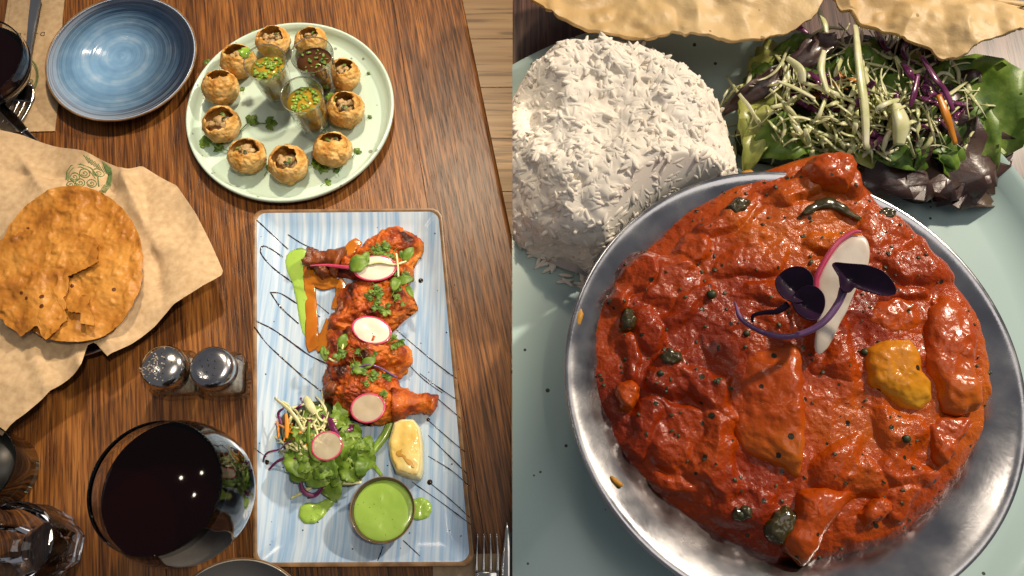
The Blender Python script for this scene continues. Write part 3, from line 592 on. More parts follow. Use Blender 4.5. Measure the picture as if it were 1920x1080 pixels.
r3 = chicken([(604, 652), (612, 630), (632, 606), (680, 606), (735, 624), (764, 650), (768, 668), (758, 688), (732, 714), (700, 718), (650, 702), (612, 690)], 0.033, (685, 662), 'third chicken piece from the top, under the round pink edged radish', 3)
r4 = chicken([(607, 705), (618, 682), (652, 676), (705, 690), (735, 720), (758, 736), (770, 752), (752, 772), (728, 790), (690, 796), (655, 784), (622, 766), (606, 738)], 0.033, (680, 742), 'lowest chicken drumstick pointing to the right edge', 4)
p = smoothpath(np.array([P(735, 758, FZ+.013), P(765, 757, FZ+.011), P(790, 757, FZ+.010), P(808, 760, FZ+.010), P(816, 762, FZ+.010)]), 26)
VF = tube(p, np.interp(np.linspace(0, 1, 26), [0, .45, .8, .95, 1], [.0175, .0085, .0108, .010, .003]), 28); VF = displace(VF, 0.003, 100, 4, 5); V, F = displace(VF, 0.0015, 260, 3, 6, True); V[:, 2] = np.maximum(V[:, 2], FZ)
mesh('bone_end', (V, F), M['chicken'], r4)
VF = mound(PP([(608, 702), (624, 690), (640, 700), (642, 730), (640, 765), (620, 755), (608, 735)], FZ+.012), 0.024, FZ, None, 60, 18); V, F = displace(VF, 0.003, 90, 4, 9); mesh('charred_skin', (V, F), M['char'], r4)

# ---- radish slices
def radish(px, py, rx, ry, rot, z, label, mat, tilt=(0, 0), tail=None, group='radish slices on the platter'):
    c = P(px, py, z); a = L(rx, px, py, z); b = L(ry, px, py, z)*1.05; ph = np.linspace(0, 2*math.pi, 48, endpoint=False); root = thing('radish_slice', label, 'radish', c, group)
    def pt(k, dz):
        x = k*a*np.cos(ph); y = k*b*np.sin(ph); X = x*math.cos(rot)-y*math.sin(rot); Y = x*math.sin(rot)+y*math.cos(rot)
        return np.column_stack([c[0]+X, c[1]+Y, c[2]+dz+tilt[0]*X+tilt[1]*Y+0.02*b*np.sin(2*ph)])
    mesh('flesh', loft([pt(0.90, -0.0006), pt(0.92, 0.0008), pt(0.85, 0.0012), pt(0.4, 0.0009), pt(0.05, 0.0008)]), M[mat], root, angle=40)
    rim = [loft([pt(0.92, -0.0007), pt(1.0, -0.0004), pt(1.0, 0.0008), pt(0.95, 0.0013), pt(0.90, 0.0012), pt(0.90, -0.0007)], False, False)]
    if tail: rim.append(tube(smoothpath(np.array([P(*q) for q in tail]), 14), np.linspace(0.0026, 0.0007, 14), 8))
    mesh('skin', join(rim), M['pink'], root, angle=40)
radish(703, 503, 41, 24, 0.05, 0.0425, 'pale oval radish slice with a long tail on the top chicken leg', 'radish', (0, 0.1), [(668, 502, .041), (640, 500, .037), (610, 497, .033), (582, 498, .029)])
radish(697, 619, 39, 25, -0.35, 0.0430, 'bright pink edged radish slice in the middle of the chicken', 'radish', (0, -0.05))
radish(690, 765, 33, 27, 0.1, 0.0425, 'translucent radish slice on the lowest drumstick', 'radish_clear', (0.05, 0.0))
# ---- microgreens and coriander on the chicken
GG = 'chopped herbs on the chicken'
rr = random.Random(9)
def piece_name(y): return 'top chicken leg' if y < 528 else 'second chicken piece' if y < 618 else 'third chicken piece' if y < 692 else 'lowest drumstick'
for (x, y, n, sp) in [(716, 466, 9, 16), (700, 545, 6, 22), (748, 560, 4, 20), (715, 575, 5, 16), (690, 660, 5, 20), (697, 705, 9, 16), (740, 640, 3, 12), (640, 655, 3, 14), (760, 520, 5, 12), (672, 690, 4, 18), (720, 740, 3, 12), (735, 480, 4, 14)]:
    for k in range(n):
        hx, hy = x+rr.gauss(0, sp*.6), y+rr.gauss(0, sp*.5)
        sprig('herb_leaf', hx, hy, 0.0405+rr.random()*.004, rr.uniform(.006, .013), rr.random()*6.28, M[rr.choice(['herb', 'herb', 'lettuce'])], 'small chopped green herb lying on the '+piece_name(hy), 'herb', GG, up=(rr.uniform(-.4, .4), rr.uniform(-.4, .4), 1), seed=rr.randrange(999))
def micro(pts, z, leaves, label, stemmat='cabbage'):
    root = thing('microgreen', label, 'microgreen', P(pts[0][0], pts[0][1], z), 'microgreens on the chicken')
    mesh('stem', tube(smoothpath(np.array([P(x, y, z+dz) for x, y, dz in pts]), 18), 0.0011, 7), M[stemmat], root)
    for (x, y, s, a, w_) in leaves: mesh('leaf', leaf(P(x, y, z+.004), (math.cos(a), math.sin(a), .15), (0, 0, 1), s, s*w_, 0.3, 0.2, 0.05, 8, 0, 3), M['lettuce'], root)
micro([(690, 496, .003), (712, 492, .004), (740, 496, .003), (762, 490, .002)], .042, [(672, 494, .022, .4, .85), (684, 484, .016, 1.2, .6), (765, 476, .018, 1.0, .6)], 'leafy microgreen with a round dark leaf lying across the tailed radish')
micro([(743, 475, .006), (746, 498, .005), (747, 520, .003)], .042, [(742, 530, .018, 4.5, .6), (757, 525, .020, .2, .5), (768, 545, .016, 5.2, .4)], 'upright white stemmed microgreen at the right of the top leg')
micro([(645, 640, .002), (640, 660, .004), (632, 678, .002), (616, 672, 0)], .034, [(643, 640, .016, 1.3, .7), (607, 662, .016, 1.8, .45)], 'curling microgreen at the left edge of the third chicken piece')
micro([(660, 690, .003), (700, 685, .004), (745, 708, .001)], .041, [(690, 680, .016, .5, .7), (672, 692, .013, 3.0, .8)], 'microgreen with a dark leaf across the third chicken piece', 'stem')

# ---- lemon wedge
lp = PP([(738, 790), (752, 784), (775, 785), (787, 800), (793, 835), (793, 880), (788, 899), (770, 898), (742, 888), (731, 860), (727, 830)], FZ+.012)
lw = thing('lemon_wedge', 'pale yellow lemon wedge with a brown stain beside the dip bowl', 'lemon', (*P(760, 842)[:2], FZ))
cl = P(766, 842, FZ+.012); VF = mound(lp, 0.019, FZ, cl, 96, 18, 12, 0.25, 0, zf=lambda X, Y, t: 0.002*(1-t)*np.exp(-((X-cl[0]-0.2*(Y-cl[1]))/0.010)**2)-0.0015*t)
mesh('peel', VF, M['pith'], lw)
ins = cl[:2]+(lp[:, :2]-cl[:2])*0.86; ins2 = np.column_stack([ins, np.zeros(len(ins))])
V, F = mound(ins2, 0.0022, FZ+0.0178, cl, 80, 18, 6, 0.5, 0, zf=lambda X, Y, t: 0.0018*(1-t)*np.exp(-((X-cl[0]-0.2*(Y-cl[1]))/0.010)**2)); mesh('flesh', displace((V, F), 0.0006, 140, 3), M['lemon'], lw)
st = PP([(741, 846), (752, 842), (758, 828), (764, 842), (766, 858), (778, 872), (780, 880), (764, 870), (754, 856), (743, 854)], FZ+.0235); V, F = mound(st, 0.0003, FZ+.0199, P(759, 852, FZ+.0235), 48, 6, 4, .6, 1, zf=lambda X, Y, t: 0.0012*np.exp(-((X-cl[0]-0.2*(Y-cl[1]))/0.010)**2)); mesh('sauce_stain', (V, F), M['lemon_stain'], lw)

# ---- dip bowl
c = P(717, 956, 0.032); R = L(61, 717, 956, 0.032); cb = np.array([c[0], c[1], FZ+0.0003]); h = 0.026
db = thing('dip_bowl', 'small dark brown bowl filled with green chutney', 'bowl', cb)
mesh('bowl', lathe([(0.001, 0.0), (R*0.62, 0.0), (R*0.68, 0.002), (R*0.95, h*0.6), (R, h-0.001), (R*0.99, h), (R*0.955, h-0.0003), (R*0.93, h-0.003), (R*0.85, h*0.5), (R*0.5, 0.004), (0.001, 0.004)], cb, 72), M['darkbowl'], db, origin=cb)
mesh('rim_edge', lathe([(R*1.001, h-0.0012), (R*1.004, h-0.0002), (R*0.992, h+0.0006), (R*0.975, h+0.0003), (R*0.975, h-0.001), (R*1.001, h-0.0012)], cb, 72, caps=False), M['brown_edge'], db)
V, F = mound(np.array([(cb[0]+R*.915*math.cos(a), cb[1]+R*.915*math.sin(a)) for a in np.linspace(0, 6.28, 64)]), 0.0012, cb[2]+h-0.0062, None, 96, 24, 6, .6, 0, zf=lambda X, Y, t: 0.0007*fbm(np.stack([X*60, Y*60, X*0], -1), 3)*(1-t**4)); mesh('chutney', (V, F), M['chutney'], db)

# ---- side salad on the platter
sr = random.Random(21)
sal = thing('side_salad', 'heap of shredded cabbage, carrot and green leaves on the blue platter', 'salad', P(600, 840, FZ))
def shred(parent, path, wd, mat, name, flat=0.35):
    n = 18; p = smoothpath(np.asarray(path), n); r_ = wd*(0.55+0.45*np.sin(np.linspace(0.15, 2.9, n))); mesh(name, tube(p, r_, 6, flat, (sr.uniform(-.5, .5), sr.uniform(-.5, .5), 1)), M[mat], parent)
def heap_z(px, py, cx, cy, rx, ry, h): return h*max(0, 1-((px-cx)/rx)**2-((py-cy)/ry)**2)**0.4
def rand_shred(parent, cx, cy, rx, ry, hz, z0, ln, wd, mat, name):
    a, d = sr.random()*6.28, math.sqrt(sr.random()); x, y = cx+rx*d*math.cos(a), cy+ry*d*math.sin(a); b = sr.random()*6.28; l = ln*sr.uniform(.6, 1.2); kx = sr.uniform(-.9, .9)
    pts = []; qx, qy = x-l*.5*math.cos(b), y-l*.5*math.sin(b); bb = b-kx
    for t in range(6):
        bb += kx*.4+sr.gauss(0, .25); qx, qy = qx+l*.2*math.cos(bb), qy+l*.2*math.sin(bb)
        pts.append(P(qx, qy, z0+heap_z(qx, qy, cx, cy, rx*1.1, ry*1.1, hz)*sr.uniform(.75, 1.05)+wd))
    shred(parent, pts, wd, mat, name)
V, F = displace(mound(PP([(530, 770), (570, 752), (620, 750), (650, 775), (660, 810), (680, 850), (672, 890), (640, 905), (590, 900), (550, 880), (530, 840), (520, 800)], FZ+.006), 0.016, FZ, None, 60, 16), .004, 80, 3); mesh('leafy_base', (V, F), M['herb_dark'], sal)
for (x, y, s, a, w_, zz) in [(560, 862, .036, 2.2, .8, .024), (600, 890, .03, 4.0, .8, .022), (650, 850, .045, .5, .7, .028), (668, 862, .04, .1, .75, .024), (640, 880, .04, 5.6, .8, .022), (655, 820, .032, 1.0, .7, .028), (625, 910, .03, 4.7, .9, .014), (590, 780, .026, 2.0, .8, .026), (575, 830, .03, 3.1, .7, .028), (632, 792, .026, .7, .8, .026), (545, 815, .026, 2.8, .8, .02), (608, 868, .034, 3.5, .8, .028), (570, 880, .03, 3.8, .8, .02), (682, 842, .026, .9, .8, .02), (640, 770, .022, 1.5, .8, .018)]:
    mesh('leaf', leaf(P(x, y, FZ+zz), (math.cos(a), math.sin(a), sr.uniform(-.3, .2)), (sr.uniform(-.5, .5), sr.uniform(-.5, .5), 1), s, s*w_, .5, .3, .18, 9, .06, sr.randrange(999)), M['lettuce'], sal)
for k in range(16):
    x, y, s = sr.uniform(550, 680), sr.uniform(800, 900), sr.uniform(.016, .026); a = sr.random()*6.28
    mesh('leaf', leaf(P(x, y, FZ+.026+.006*sr.random()), (math.cos(a), math.sin(a), sr.uniform(-.3, .3)), (sr.uniform(-.7, .7), sr.uniform(-.7, .7), 1), s, s*.65, .6, .35, .2, 9, .1, sr.randrange(999)), M[sr.choice(['lettuce', 'herb'])], sal)
for k in range(60): rand_shred(sal, 588, 815, 62, 62, .034, FZ, 46, .0013, 'cabbage', 'cabbage_shred')
for k in range(16): rand_shred(sal, 590, 820, 64, 66, .034, FZ, 36, .0016, 'purple', 'purple_cabbage_shred')
for k in range(6): rand_shred(sal, 565, 815, 45, 40, .034, FZ, 36, .0014, 'carrot', 'carrot_shred')
for path, wd, mt, nm in [([(515, 746, .02), (548, 775, .036), (570, 810, .034)], .0022, 'cabbage', 'cabbage_shred'), ([(545, 935, .004), (580, 915, .012), (607, 895, .02)], .0018, 'cabbage', 'cabbage_shred'), ([(620, 901, .02), (650, 905, .02), (678, 904, .022)], .0022, 'cabbage', 'cabbage_shred'),
                         ([(500, 885, .003), (520, 865, .01), (545, 855, .02)], .0014, 'purple', 'purple_cabbage_shred'), ([(492, 868, .006), (500, 850, .014), (525, 842, .02)], .0014, 'purple', 'purple_cabbage_shred'), ([(562, 900, .016), (570, 922, .012), (590, 930, .008)], .0024, 'purple', 'purple_cabbage_shred'), ([(577, 932, .006), (595, 925, .009), (608, 908, .014)], .0030, 'purple', 'purple_cabbage_shred'),
                         ([(536, 775, .036), (538, 800, .038), (537, 822, .036)], .0024, 'carrot', 'carrot_shred'), ([(580, 790, .038), (578, 820, .04), (586, 855, .036), (600, 865, .034)], .0024, 'lettuce', 'green_stalk'), ([(572, 745, .03), (580, 760, .038), (590, 775, .036)], .0045, 'cabbage', 'cabbage_shred'),
                         ([(617, 785, .034), (625, 805, .038), (633, 818, .036)], .0038, 'purple', 'purple_cabbage_shred'), ([(640, 802, .03), (655, 806, .03), (660, 796, .028)], .003, 'purple', 'purple_cabbage_shred'), ([(528, 795, .02), (522, 775, .022), (532, 765, .026)], .0016, 'purple', 'purple_cabbage_shred')]:
    shred(sal, [P(x, y, FZ+z) for x, y, z in path], wd, mt, nm)
radish(613, 836, 30, 26, 0.1, 0.052, 'thin clear radish slice lying on the small salad', 'radish_clear', (0.05, 0.1))
# ---- papad in a paper lined metal dish
PC = P(125, 500, 0.045)
pd = thing('serving_dish', 'shiny metal dish peeking out under the brown paper', 'dish', (PC[0], PC[1], 0)); R = L(128, 125, 500, 0.02)
mesh('dish_wall', lathe([(0.001, 0.0), (R*0.7, 0.0), (R*0.85, 0.006), (R*1.0, 0.028), (R*1.02, 0.030), (R*1.0, 0.0315), (R*0.97, 0.030), (R*0.8, 0.008), (0.001, 0.006)], (PC[0]+0.012, PC[1]-0.018, 0), 64), M['steel'], pd)
paper_px = [(-60, 262), (0, 250), (45, 256), (105, 275), (165, 290), (225, 313), (240, 318), (266, 311), (335, 352), (358, 385), (376, 412), (425, 518), (375, 550), (330, 575), (292, 613), (250, 645), (207, 672), (196, 654), (184, 646), (172, 652), (165, 690), (135, 712), (100, 735), (50, 780), (26, 795), (10, 820), (-2, 812), (-80, 830), (-160, 560)]
pp_ = PP(paper_px, 0.036); pcen = P(120, 505, 0.036)
def paperz(X, Y):
    dx, dy = X-pcen[0], Y-pcen[1]; r = np.sqrt(dx*dx+dy*dy); a = np.arctan2(dy, dx)
    z = 0.040+0.004*np.sin(a*3+1.0)*np.clip(r/0.1, 0, 1)+0.0045*np.sin(a*7+0.6+20*r)*np.clip((r-0.07)/0.06, 0, 1)
    z = z+0.006*(0.5-np.abs(fbm(np.stack([X*14, Y*14, 0*X+3], -1), 2)))*np.clip(r/0.08, 0.1, 1)
    # sharp fold lines
    for (x0, y0, x1, y1, h) in ((45, 300, 130, 420, .008), (20, 330, 120, 330, -.006), (228, 315, 300, 470, .009), (265, 330, 305, 560, -.006), (180, 290, 215, 360, -.006), (210, 560, 215, 660, .008), (150, 640, 165, 700, .007), (60, 640, 100, 740, .005)):
        a0, b0 = P(x0, y0, .036), P(x1, y1, .036); e = (b0-a0)[:2]; ln = np.linalg.norm(e); e /= ln
        u = (X-a0[0])*e[0]+(Y-a0[1])*e[1]; v = -(X-a0[0])*e[1]+(Y-a0[1])*e[0]
        z = z+1.7*h*np.exp(-np.abs(v)/0.012)*np.clip(u/0.02+0.3, 0, 1)*np.clip((ln-u)/0.02+0.6, 0, 1)
    z = z+0.05*np.clip(r-0.16, 0, 1)*np.sin(a*2+2)
    m = np.clip((r-0.085)/0.03, 0, 1); z = z*m+np.minimum(z, 0.045)*(1-m)
    return np.maximum(z, 0.004)
V, F = mound(pp_, 0.0, 0.0, pcen, 220, 60, 2, 1, 0, zf=lambda X, Y, t: paperz(X, Y), bottom=False)
V[0, 2] = paperz(V[0:1, 0], V[0:1, 1])[0]
pap = thing('paper_liner', 'crumpled brown kraft paper with a green print, under the fried papad', 'paper', (pcen[0], pcen[1], 0.036))
mesh('paper', sheet((V, F), 0.0005), M['kraft'], pap)
def ink_path(pts, wd=0.0006, zf=paperz, dz=0.0002):
    q = np.array([P(x, y, 0.042) for x, y in pts]); q[:, 2] = zf(q[:, 0], q[:, 1])+dz; return tube(q, wd, 5, 0.3)
def circ(cx, cy, r, n=28, a0=0, a1=6.4, k=0.9): return [(cx+r*math.cos(a), cy+k*r*math.sin(a)) for a in np.linspace(a0, a1, n)]
def spiral(cx, cy, r, n=34): return [(cx+r*t*math.cos(9*t), cy+0.9*r*t*math.sin(9*t)) for t in np.linspace(0.1, 1, n)]
ink = [ink_path([(122, 335), (121, 318), (130, 308), (150, 306), (168, 312), (178, 326), (180, 345)], .0008), ink_path([(126, 338), (126, 320), (134, 313), (150, 311), (165, 317), (174, 330)], .0005)]
for cx, cy, r in ((138, 330, 9), (156, 322, 9), (148, 340, 8), (168, 340, 8), (132, 345, 7), (178, 318, 8)): ink += [ink_path(circ(cx, cy, r), .0006), ink_path(spiral(cx, cy, r*.7), .0005)]
for k in range(7): ink.append(ink_path([(186+k*2.2, 296+k*1.5), (192+k*1.6, 318), (188+k*1.6, 342), (180+k*1.8, 356)], .00045))
for k in range(8): ink.append(ink_path([(158+k*4, 291+k*2.0), (165+k*4, 304+k*2)], .00045))
mesh('green_print', join(ink), M['green_ink'], pap, kind='stuff')

def papad(name, pts_px, z, label, mat, c_px, amp, seed, nA=240, nR=40, cz=0.0, lift=None, keep=None, scale=1.0, jag=0.0, smooth=0):
    p = PP(pts_px, z); c = P(c_px[0], c_px[1], z); s = scale
    def zf(X, Y, t):
        q = np.stack([X/s, Y/s, 0*X+seed], -1); v = amp*fbm(q*18, 3)+amp*0.45*(0.5-np.abs(fbm(q*55, 2)))+amp*0.30*np.maximum(0, fbm(q*130, 2)-.1)
        v = v-cz*t*t
        if lift is not None: v = v+lift(X, Y)
        return v
    V, F = mound(p, 0, z, c, nA, nR, 2, 1, smooth, zf=zf, bottom=False); V[0, 2] = V[1:nA, 2].mean()
    VF = sheet((V, F), 0.0014*s)
    if keep: VF = clip(VF, keep)
    o = mesh(name, VF, M[mat]); tag(o, label, 'papad', 'papads'); return o
def ragged(pts, amp, seed, n=6):
    r_ = random.Random(seed); out = []
    for a, b in zip(pts, pts[1:]+pts[:1]):
        for k in range(n):
            t = k/n; out.append((a[0]+(b[0]-a[0])*t+r_.gauss(0, amp)*(k > 0), a[1]+(b[1]-a[1])*t+r_.gauss(0, amp)*(k > 0)))
    return out
disc = [(132+138*math.cos(a), 495+147*math.sin(a)) for a in np.linspace(0, 2*math.pi, 90, endpoint=False)]
papad('papad', ragged(disc, 0.7, 1, 2), 0.058, 'whole round fried papad lying underneath on the brown paper', 'papad', (132, 495), 0.0042, 1, 420, 90)
up_px = [(-2, 452), (16, 444), (34, 436), (52, 430), (64, 434), (80, 427), (100, 438), (128, 441), (152, 437), (172, 445), (186, 458), (190, 478), (191, 496), (168, 505), (150, 512), (130, 520), (128, 545), (121, 560), (124, 590), (129, 603), (112, 622), (92, 640), (82, 634), (74, 614), (60, 620), (40, 632), (12, 610), (-8, 580), (-8, 480)]
papad('papad', ragged(up_px, 2.2, 4, 4), 0.0605, 'broken piece of fried papad with jagged edges lying on the whole one', 'papad', (75, 520), 0.0042, 1, 360, 80, lift=lambda X, Y: 0.0035+0*X)
papad('papad', ragged([(125, 575), (140, 562), (152, 556), (166, 552), (170, 560), (166, 572), (174, 590), (180, 612), (164, 610), (153, 607), (153, 588), (140, 584), (128, 583)], 1.0, 6, 3), 0.066, 'small torn fragment of fried papad lying in the gap', 'papad', (156, 578), 0.003, 3, nA=120, nR=14)

# ---- napkin, fork and knife at the top left
np_px = [(22, -30), (125, -30), (118, 40), (112, 180), (104, 247), (60, 248), (-40, 250), (-30, 120), (8, 60)]
nk = thing('napkin', 'flat brown paper napkin under the fork by the blue plate', 'napkin', P(50, 100))
V, F = prism(PP(np_px), 0.0004, 0.0016); mesh('paper', (V, F), M['kraft'], nk, smooth=False)
V, F = prism(PP([(22, -30), (27, -30), (14, 62), (8, 60)]), 0.0018, 0.0024); mesh('folded_edge', (V, F), M['kraft'], nk, smooth=False)
fz = lambda X, Y: 0*X+0.0016
def ink0(pts, wd): q = np.array([P(x, y, 0.0018) for x, y in pts]); return tube(q, wd, 5, 0.3)
ink = [ink0(circ(54, 142, 17, 30, k=1.75), .0012), ink0(circ(54, 142, 14, 30, k=1.75), .0005), ink0(circ(57, 152, 4, 16), .0005), ink0([(55, 130), (57, 140), (54, 150), (59, 158)], .0006)]
mesh('green_emblem', join(ink), M['green_ink'], nk, kind='stuff')
def text(body, px, py, size, ang, mat, parent, z):
    cu = bpy.data.curves.new('printed_text', 'FONT'); cu.body = body; cu.size = size; cu.align_x = 'CENTER'; cu.extrude = 0.00005
    o = link(bpy.data.objects.new('printed_text', cu)); cu.materials.append(mat); p = P(px, py, z); o.parent = parent
    o.location = tuple(p-ORG[parent.name]); o.rotation_euler = (0, 0, ang)
    me = bpy.data.meshes.new_from_object(o.evaluated_get(bpy.context.evaluated_depsgraph_get())); n = link(bpy.data.objects.new('printed_letters', me)); n.parent = parent; n.location = o.location; n.rotation_euler = o.rotation_euler; bpy.data.objects.remove(o); return n
text('D - O - D', 58, 61, 0.0085, math.pi+0.05, M['dark_ink'], nk, 0.0018)
def fork(tip, neck, end, z, label, w_px, tines=4, group='forks', keepclip=None, dark=False):
    t, n, e = P(*tip, z), P(*neck, z+.004), P(*end, z+.002); root = thing('fork', label, 'fork', (n[0], n[1], 0), group)
    d = (n-t); d[2] = 0; ln = np.linalg.norm(d); d /= ln; s = np.array([d[1], -d[0], 0]); W = L(w_px, *neck, z)
    for k in range(tines):
        o = (k/(tines-1)-0.5)*W; path = smoothpath([t+s*o*0.9+[0, 0, .006], t+d*ln*.3+s*o+[0, 0, .003], t+d*ln*.62+s*o+[0, 0, .0015]], 10)
        mesh('tine', tube(path, np.linspace(.0006, .0017, 10), 8, 0.6), M['cutlery'], root)
    hw = [(t+d*ln*.58, W*.60, .0015), (t+d*ln*.72, W*.60, .0015), (t+d*ln*.86, W*.50, .003), (t+d*ln*.97, W*.28, .005), (n, W*.20, .006), (n*.6+e*.4, W*.18, .006), (n*.25+e*.75, W*.28, .005), (n*.05+e*.95, W*.32, .004), (e, W*.12, .003)]
    pts = np.array([a+[0, 0, zz] for a, _, zz in hw]); rad = np.array([b for _, b, _ in hw]); m = 40
    ps = smoothpath(pts, m); rs = np.interp(np.linspace(0, 1, m), np.linspace(0, 1, len(rad)), rad)
    mesh('handle', tube(ps, rs, 14, 0.22), M['cutlery'], root); return root
fork((24, 238), (52, 155), (72, -6), 0.0035, 'steel fork lying on the brown napkin by the blue plate', 34)
def knife(a, b, z, wd, label, blade=0.55, keep=None):
    a, b = P(*a, z), P(*b, z); root = thing('knife', label, 'knife', ((a+b)[0]/2, (a+b)[1]/2, 0)); m = a+(b-a)*blade
    ps = smoothpath([a, (a+m)/2, m], 20); mesh('blade', tube(ps, wd*np.interp(np.linspace(0, 1, 20), [0, .15, .6, 1], [.15, .8, 1, .7]), 12, 0.12), M['cutlery'], root)
    ps = smoothpath([m, (b+m)/2, b], 20); mesh('handle', tube(ps, wd*np.interp(np.linspace(0, 1, 20), [0, .2, .9, 1], [.6, .62, .8, .2]), 12, 0.5), M['cutlery'], root); return root
knife((-12, 185), (98, 300), 0.0105, 0.006, 'steel knife crossing the fork, partly under the paper')

# ---- wine glasses
def wine_glass(px, py, rpx, h, label, fill=True):
    t_ = P(px, py, h); R = L(rpx, px, py, h); c = np.array([t_[0], t_[1], 0.0005]); root = thing('wine_glass', label, 'wine glass', c, 'glasses of red wine'); Rb = R*1.15; t = 0.0008
    prof_o = [(0.001, 0), (R*.52, 0), (R*.54, .0012), (R*.40, .003), (R*.12, .006), (R*.07, .012), (R*.075, h*.18), (R*.30, h*.235), (R*.75, h*.33), (Rb*.95, h*.46), (Rb, h*.60), (Rb*.975, h*.76), (R*1.04, h*.92), (R, h)]
    prof_i = [(R-t*.7, h+.0004), (R*1.04-t, h*.92), (Rb*.975-t, h*.76), (Rb-t, h*.60), (Rb*.95-t, h*.46), (R*.75-t, h*.345), (R*.3, h*.255), (0.001, h*.245)]
    def refine(p, n): return smoothpath(np.array(p), n)
    po = np.vstack([np.array(prof_o[:6]), refine(prof_o[6:], 34)]); pi_ = np.vstack([prof_i[:1], refine(prof_i[1:], 34)])
    mesh('glass_bowl', lathe(np.vstack([po, pi_]), c, 96), M['glass'], root, origin=c)
    zf = h*.72; q = pi_[1:]; q = q[q[:, 1] < zf]; rs = np.interp(zf, pi_[::-1][:-1, 1], pi_[::-1][:-1, 0])
    wp = np.vstack([[0.001, zf], [rs-.0012, zf], [rs-.0003, zf+.0006], np.column_stack([np.maximum(q[:, 0]-.0002, .001), q[:, 1]+.0002])])
    mesh('wine', lathe(wp, c, 96), M['wine'], root, origin=c)
wine_glass(290, 913, 125, 0.135, 'large glass of dark red wine beside the platter')
c = P(-48, 112, 0.06); R = L(92, -48, 112, 0.06); c = np.array([c[0], c[1], 0.0118]); wt = thing('wine_glass', 'dark glass of red wine cut by the top left corner, over the fork', 'wine glass', c, 'glasses of red wine')
mesh('glass_bowl', lathe(smoothpath(np.array([(0.001, 0), (R*.40, 0), (R*.62, .006), (R*.9, .024), (R*1.0, .040), (R*.99, .05), (R*.975, .0503), (R*.965, .049), (R*.97, .040), (R*.87, .0245), (R*.6, .0085), (R*.38, .004), (0.001, .0035)]), 60), c, 72), M['glass'], wt, origin=c)
mesh('wine', lathe(smoothpath(np.array([(0.001, .0040), (R*.37, .0046), (R*.59, .009), (R*.85, .0245), (R*.95, .039), (0.001, .039)]), 50), c, 72), M['wine'], wt, origin=c)
# ---- dark tumbler and cut glass tumbler
c = P(-52, 872, 0.05); R = L(80, -52, 872, 0.05); c = np.array([c[0], c[1], 0.0005])
tb = thing('tumbler', 'dark greenish glass below the corner of the brown paper', 'glass', c)
mesh('glass_body', lathe([(0.001, 0), (R*.84, 0), (R*.88, .002), (R*.99, .048), (R, .050), (R*.975, .0503), (R*.96, .048), (R*.85, .008), (0.001, .006)], c, 64), M['bottle'], tb, origin=c)
mesh('drink', lathe([(0.001, .0065), (R*.83, .0085), (R*.92, .036), (0.001, .036)], c, 64), M['black'], tb, origin=c)
c = P(22, 1020, 0.07); R = L(78, 22, 1020, 0.07); c = np.array([c[0], c[1], 0.0005]); cg = thing('tumbler', 'clear cut glass tumbler with eight flat sides in the bottom left corner', 'glass', c)
def octo(r, z): return np.array([(c[0]+r*math.cos(a), c[1]+r*math.sin(a), c[2]+z) for a in np.linspace(0, 2*math.pi, 8, endpoint=False)+0.35])
def rnd(r, z, n=8): return np.array([(c[0]+r*math.cos(a), c[1]+r*math.sin(a), c[2]+z) for a in np.linspace(0, 2*math.pi, n, endpoint=False)+0.35])
V, F = loft([octo(R*.78, 0), octo(R*.86, .004), octo(R*1.02, .045), octo(R*1.04, .055)], True, False)
V2, F2 = lathe([(R*.99, .058), (R*1.0, .070), (R*.97, .0705), (R*.93, .060), (R*.80, .040), (R*.60, .017), (R*.45, .013), (0.001, .012)], c, 64)
n = 64; ring = rnd(R*.99, .058, 64); oct64 = []
for k in range(64):
    a = k/8; i = int(a) % 8; t = a-int(a); o_ = octo(R*1.04, .055); oct64.append(o_[i]*(1-t)+o_[(i+1) % 8]*t)
def o64(r, z):
    o_ = octo(r, z); return np.array([o_[k//8]*(1-(k % 8)/8)+o_[(k//8+1) % 8]*((k % 8)/8) for k in range(64)])
mesh('glass_body', loft([o64(R*.76, 0), o64(R*.84, .003), o64(R*1.03, .045), o64(R*1.05, .055), rnd(R*.99, .060, 64), rnd(R*1.0, .070, 64), rnd(R*.97, .0705, 64), rnd(R*.93, .060, 64), rnd(R*.80, .035, 64), rnd(R*.62, .016, 64), rnd(R*.45, .012, 64), rnd(R*.05, .0115, 64)]), M['glass'], cg, angle=25)

